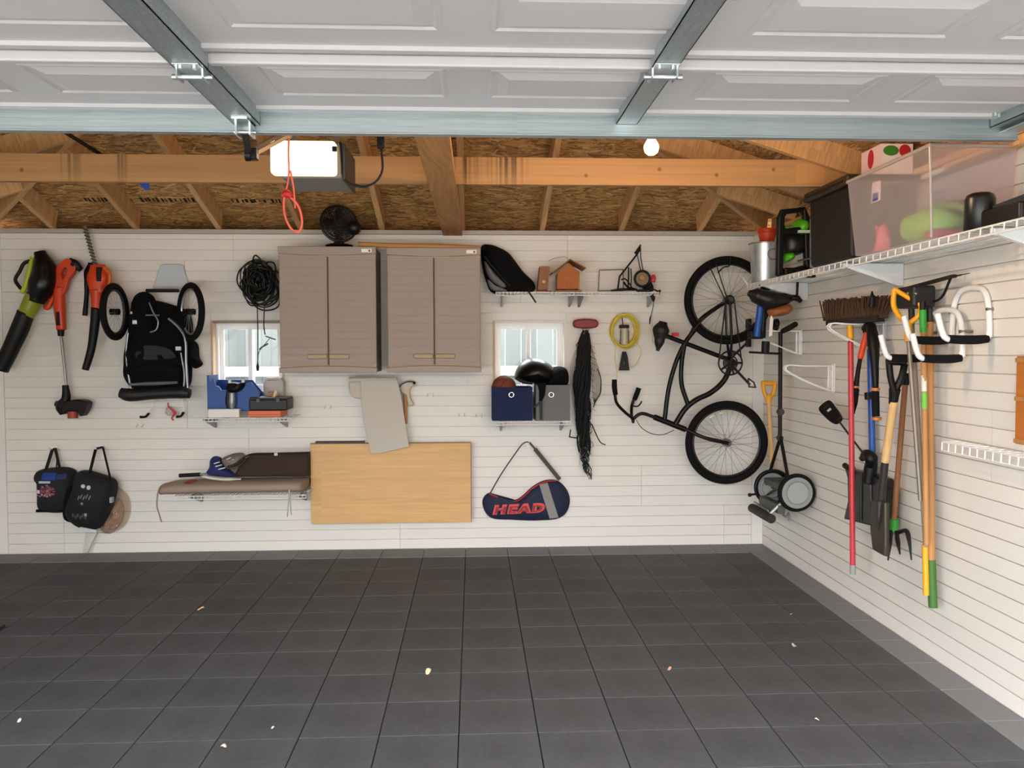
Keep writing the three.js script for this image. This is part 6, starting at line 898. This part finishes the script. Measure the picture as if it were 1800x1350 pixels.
{
  const t = thing('snow_brush', 'black snow brush leaning across the wall with a thin diagonal shaft', 'brush');
  mesh('grip', plate(smooth([[-0.02, 0.0], [0.02, 0.0], [0.04, 0.13], [0.036, 0.2], [-0.034, 0.205], [-0.044, 0.13]], 40), -0.014, 0.028, 0.006, [[[-0.012, 0.11], [0.014, 0.11], [0.012, 0.165], [-0.012, 0.165]].reverse()]).rotateZ(0).applyMatrix4((() => { const a = V([2.06,1.07,1.562]), b = V([2.06,1.192,1.264]), d = b.clone().sub(a).normalize(), s = new THREE.Vector3().crossVectors(d, new THREE.Vector3(-0.42, 0.05, 0.9)).normalize(), n = new THREE.Vector3().crossVectors(s, d); return new THREE.Matrix4().makeBasis(s, d, n).setPosition(a); })()), black, t);
  poleR([2.06,1.075,1.554], [2.075,0.907,1.854], 0.0055, darkSteel, 'shaft', t); mesh('brush_head', body([[2.07,0.891,1.827], [2.07,0.916,1.883], [2.07,0.904,1.927], [2.07,0.86,1.91]], [0.016, 0.03, 0.034, 0.02]), black, t);
}
{
  const t = thing('shovel', 'shovel with a black D-grip, pale wooden shaft and dark steel blade', 'shovel');
  mesh('grip', [tube([[1.99,1.268,2.308], [1.985,1.348,2.278], [1.98,1.403,2.275]], 0.015, 16, 10), tube([[2,1.267,2.289], [2.03,1.343,2.298], [2.05,1.402,2.285]], 0.016, 16, 10), body([[1.97,1.411,2.268], [2.01,1.416,2.276], [2.05,1.411,2.305]], [0.016, 0.02, 0.018])], black, t);
  mesh('neck', body([[2,1.284,2.294], [2,1.24,2.285], [2,1.213,2.28]], [0.026, 0.022, 0.02]), black, t); poleR([2,1.224,2.285], [2,0.925,2.213], 0.0195, woodHandle, 'shaft', t); poleR([2,0.936,2.213], [2,0.718,2.175], 0.0175, M(0x37342f, 0.4, 0.5), 'socket', t, 0.021);
  mesh('blade', plateR([[2.088,0.713],[2.163,0.732],[2.23,0.728],[2.237,0.518],[2.233,0.466],[2.171,0.468],[2.113,0.471],[2.086,0.568]], 2.02, 0.03, 0.01), M(0x4b4439, 0.45, 0.6), t); mesh('blade_rib', body([[1.985,0.732,2.193], [1.985,0.661,2.189], [1.99,0.588,2.176]], [0.016, 0.012, 0.004]), darkSteel, t);
}
{
  const t = thing('garden_cultivator', 'garden cultivator with a brown shaft, green socket and black tines', 'cultivator');
  poleR([2.1,1.335,2.204], [2.1,0.602,2.113], 0.0135, woodBrown, 'shaft', t); mesh('top_cap', body([[2.1,1.357,2.208], [2.1,1.335,2.209], [2.1,1.301,2.205]], [0.012, 0.018, 0.015]), black, t); mesh('socket', body([[2.1,0.627,2.123], [2.1,0.59,2.113], [2.1,0.555,2.109]], [0.018, 0.024, 0.03]), M(0x3a9a34, 0.45), t);
  for (const p of [[[2.08,0.564,2.124], [2.04,0.52,2.192], [2.02,0.442,2.217]], [[2.08,0.571,2.18], [2.05,0.547,2.248], [2.03,0.496,2.309]], [[2.09,0.569,2.172], [2.08,0.597,2.275], [2.07,0.563,2.315], [2.06,0.48,2.357]]]) mesh('tine', body(p, [0.011, 0.011, 0.004], { seg: 8 }), M(0x1d1c1b, 0.45, 0.4), t);
}
{
  const t = thing('grain_shovel', 'tool with a yellow D-grip and slim grey shaft, hung under the rake head', 'shovel');
  mesh('grip', [tube([[1.98,1.756,2.312], [1.98,1.682,2.309], [1.99,1.638,2.328], [2,1.596,2.382]], 0.0125, 26, 10), tube([[2.06,1.666,2.408], [2.05,1.625,2.398], [2.02,1.596,2.385]], 0.012, 20, 10)], yellow, t); mesh('cross_grip', rod([1.98,1.756,2.312], [2.06,1.671,2.413], 0.011), yellow, t);
  poleR([2.01,1.599,2.379], [2.01,1.509,2.392], 0.017, yellow, 'neck', t); poleR([2.01,1.515,2.391], [2.05,0.777,2.445], 0.01, M(0x857a6e, 0.4, 0.4), 'shaft', t);
}
{
  const t = thing('edger', 'long grey-handled edger upside down with a yellow end and a boxy black head', 'edger');
  poleR([2.09,1.603,2.271], [2.09,0.556,2.424], 0.0105, M(0x8a7a68, 0.5), 'shaft', t); poleR([2.09,0.565,2.418], [2.09,0.335,2.435], 0.0135, yellow, 'end_grip', t); const a = [2.06,1.767,2.244], b = [2.06,1.666,2.398]; mesh('head', bx(2.02, 2.13, b[1], a[1], a[2], b[2] + 0.01, 0.014), M(0x17161a, 0.5), t); mesh('head_bolt', [cap([2.02,1.732,2.361], 0.008), cap([2.02,1.727,2.43], 0.008)], steel, t);
  poleR([2.08,1.673,2.282], [2.09,1.597,2.271], 0.014, darkSteel, 'neck', t);
}
{
  const t = thing('bow_rake', 'bow rake upside down with a wooden shaft and green rubber end', 'rake');
  poleR([2.12,1.615,2.37], [2.12,0.485,2.421], 0.0165, woodTan, 'shaft', t); poleR([2.12,0.496,2.42], [2.12,0.278,2.442], 0.019, M(0x3d6a26, 0.6), 'end_grip', t, 0.02);
  mesh('head_bar', bar([2.1,1.761,2.099], [2.1,1.792,2.598], 0.02, 0.014), M(0x1c1a18, 0.45, 0.4), t); for (const [a, b] of [[[2.1,1.789,2.572], [2.12,1.688,2.387]], [[2.1,1.76,2.115], [2.12,1.679,2.358]]]) mesh('bow', tube([a, add(mix(a, b, 0.45), [0, -0.035, 0]), b], 0.006, 20), M(0x1c1a18, 0.45, 0.4), t); mesh('ferrule', rod([2.12,1.694,2.368], [2.12,1.599,2.371], 0.011, 0.018, 12), darkSteel, t);
  for (let i = 0; i < 9; i++) { const p = mix([2.1,1.763,2.11], [2.1,1.792,2.593], i / 8); mesh('tine', rod(p, add(p, [0.07, 0.012, 0]), 0.004, 0.002, 6), darkSteel, t); }
}
{
  const t = thing('hoe', 'slim wooden-handled garden hoe with green sleeves beside the rake', 'hoe');
  poleR([2.06,1.556,2.426], [2.06,0.581,2.483], 0.012, woodTan, 'shaft', t); poleR([2.06,1.652,2.418], [2.06,1.551,2.426], 0.0155, M(0x2f9a36, 0.5), 'sleeve', t); poleR([2.06,1.691,2.417], [2.06,1.65,2.418], 0.014, black, 'tip', t); poleR([2.06,1.275,2.442], [2.06,1.202,2.447], 0.0128, M(0x6fb83e, 0.5), 'label_band', t); poleR([2.06,1.353,2.437], [2.06,1.28,2.442], 0.0126, M(0xd6d2c4, 0.6), 'label_band', t);
}
// small wire shelf and framed board at the right edge
{
  const t = thing('wire_shelf', 'small white wire shelf low on the right wall at the picture edge', 'shelf'), a = [2.17,1.069,2.526], z0 = a[2], z1 = 3.5, y = a[1];
  const w = []; for (let z = z0; z < z1; z += 0.052) w.push(...wire([[XR - 0.004, y - 0.01, z], [2.1, y - 0.012, z], [2.098, y - 0.05, z]], 0.0034, 6)); mesh('deck_wires', w, whiteWire, t); for (const [x, yy] of [[2.1, y - 0.012], [2.098, y - 0.05], [XR - 0.008, y - 0.012], [2.14, y - 0.012]]) mesh('rail', rod([x, yy, z0], [x, yy, z1], 0.0035, 0.0035, 8), whiteWire, t);
  const f = thing('wooden_board', 'edge of an orange-brown wooden board on the right wall', 'board'), p = [2.15,1.444,2.961], q = [2.15,1.098,2.966]; mesh('panel', metricUV(bx(2.14, 2.183, q[1], p[1], p[2], p[2] + 0.6, 0.003)), M(0xffffff, 0.5, 0, { map: rep(plyTex, 1.2, 1.2), color: 0xd69a5a }), f); for (const k of [0.02, 0.5, 0.94]) mesh('batten', metricUV(bx(2.132, 2.14, q[1] + (p[1] - q[1]) * k - 0.002, q[1] + (p[1] - q[1]) * k + 0.014, p[2] + 0.004, p[2] + 0.59)), woodTan, f);
}
// dry leaves and litter on the floor
seed = 23;
const LITTER = [[-1.558,0,1.396], [-0.212,0,2.392], [-0.934,0,3.064], [0.897,0,2.411], [1.586,0,2.147], [1.759,0,1.66], [-1.814,0,2.801], [1.358,0,2.957], [-0.788,0,2.914]];
[[0.02, 'curled tan leaf left of centre on the floor', 0xd8b878], [0.02, 'curled tan leaf near the middle of the floor', 0xe0c69a], [0.014, 'small pale scrap at the bottom left of the floor', 0xcbb8ac], [0.013, 'small reddish leaf right of centre on the floor', 0xb98a72], [0.015, 'small grey scrap towards the right wall', 0xa9a69f], [0.009, 'tiny pale crumb far right on the floor', 0xa5a29c], [0.011, 'tiny white crumb at the far left of the floor', 0xd8d4cc], [0.009, 'tiny pale crumb at the lower right of the floor', 0xc0beb8], [0.008, 'tiny white crumb at the bottom centre left', 0xc9c5bc]].forEach(([r, l, col], i) => {
  const p = LITTER[i], g = new THREE.SphereGeometry(r * 0.8, 10, 6, 0, 6.283, 0, 1.5).scale(1.3, 0.5, 0.8), P = g.attributes.position; for (let k = 0; k < P.count; k++) P.setY(k, P.getY(k) + r * 0.35 * Math.sin(P.getX(k) / r * 2.2 + i) ); g.computeBoundingBox(); g.computeVertexNormals(); g.rotateY(i * 1.3);
  single('dry_leaf', l, 'litter', g.translate(p[0], 0.0005 - g.boundingBox.min.y, p[2]), M(col, 0.8), 'litter on the floor');
});
single('black_wedge', 'small dark rubber wedge at the left edge of the floor', 'wedge', bx([-2.516,0,1.707][0], [-2.504,0,1.654][0], 0.001, 0.018, [-2.516,0,1.653][2] - 0.01, [-2.486,0,1.709][2] + 0.02, 0.005), M(0x2a2c2e, 0.6));

// ---------- put every group's origin at its base ----------
for (const o of [...scene.children]) {
  if (!o.isGroup || o.userData.kind === 'structure' || o.userData.placed) continue;
  o.updateMatrixWorld(true); const b = new THREE.Box3().setFromObject(o), c = b.getCenter(new THREE.Vector3()), p = new THREE.Vector3(c.x, b.min.y, c.z);
  for (const k of o.children) k.position.sub(p); o.position.add(p);
}
scene.traverse((o) => { if (o.isMesh) { o.castShadow = o.receiveShadow = true; } });
renderer.render(scene, camera);
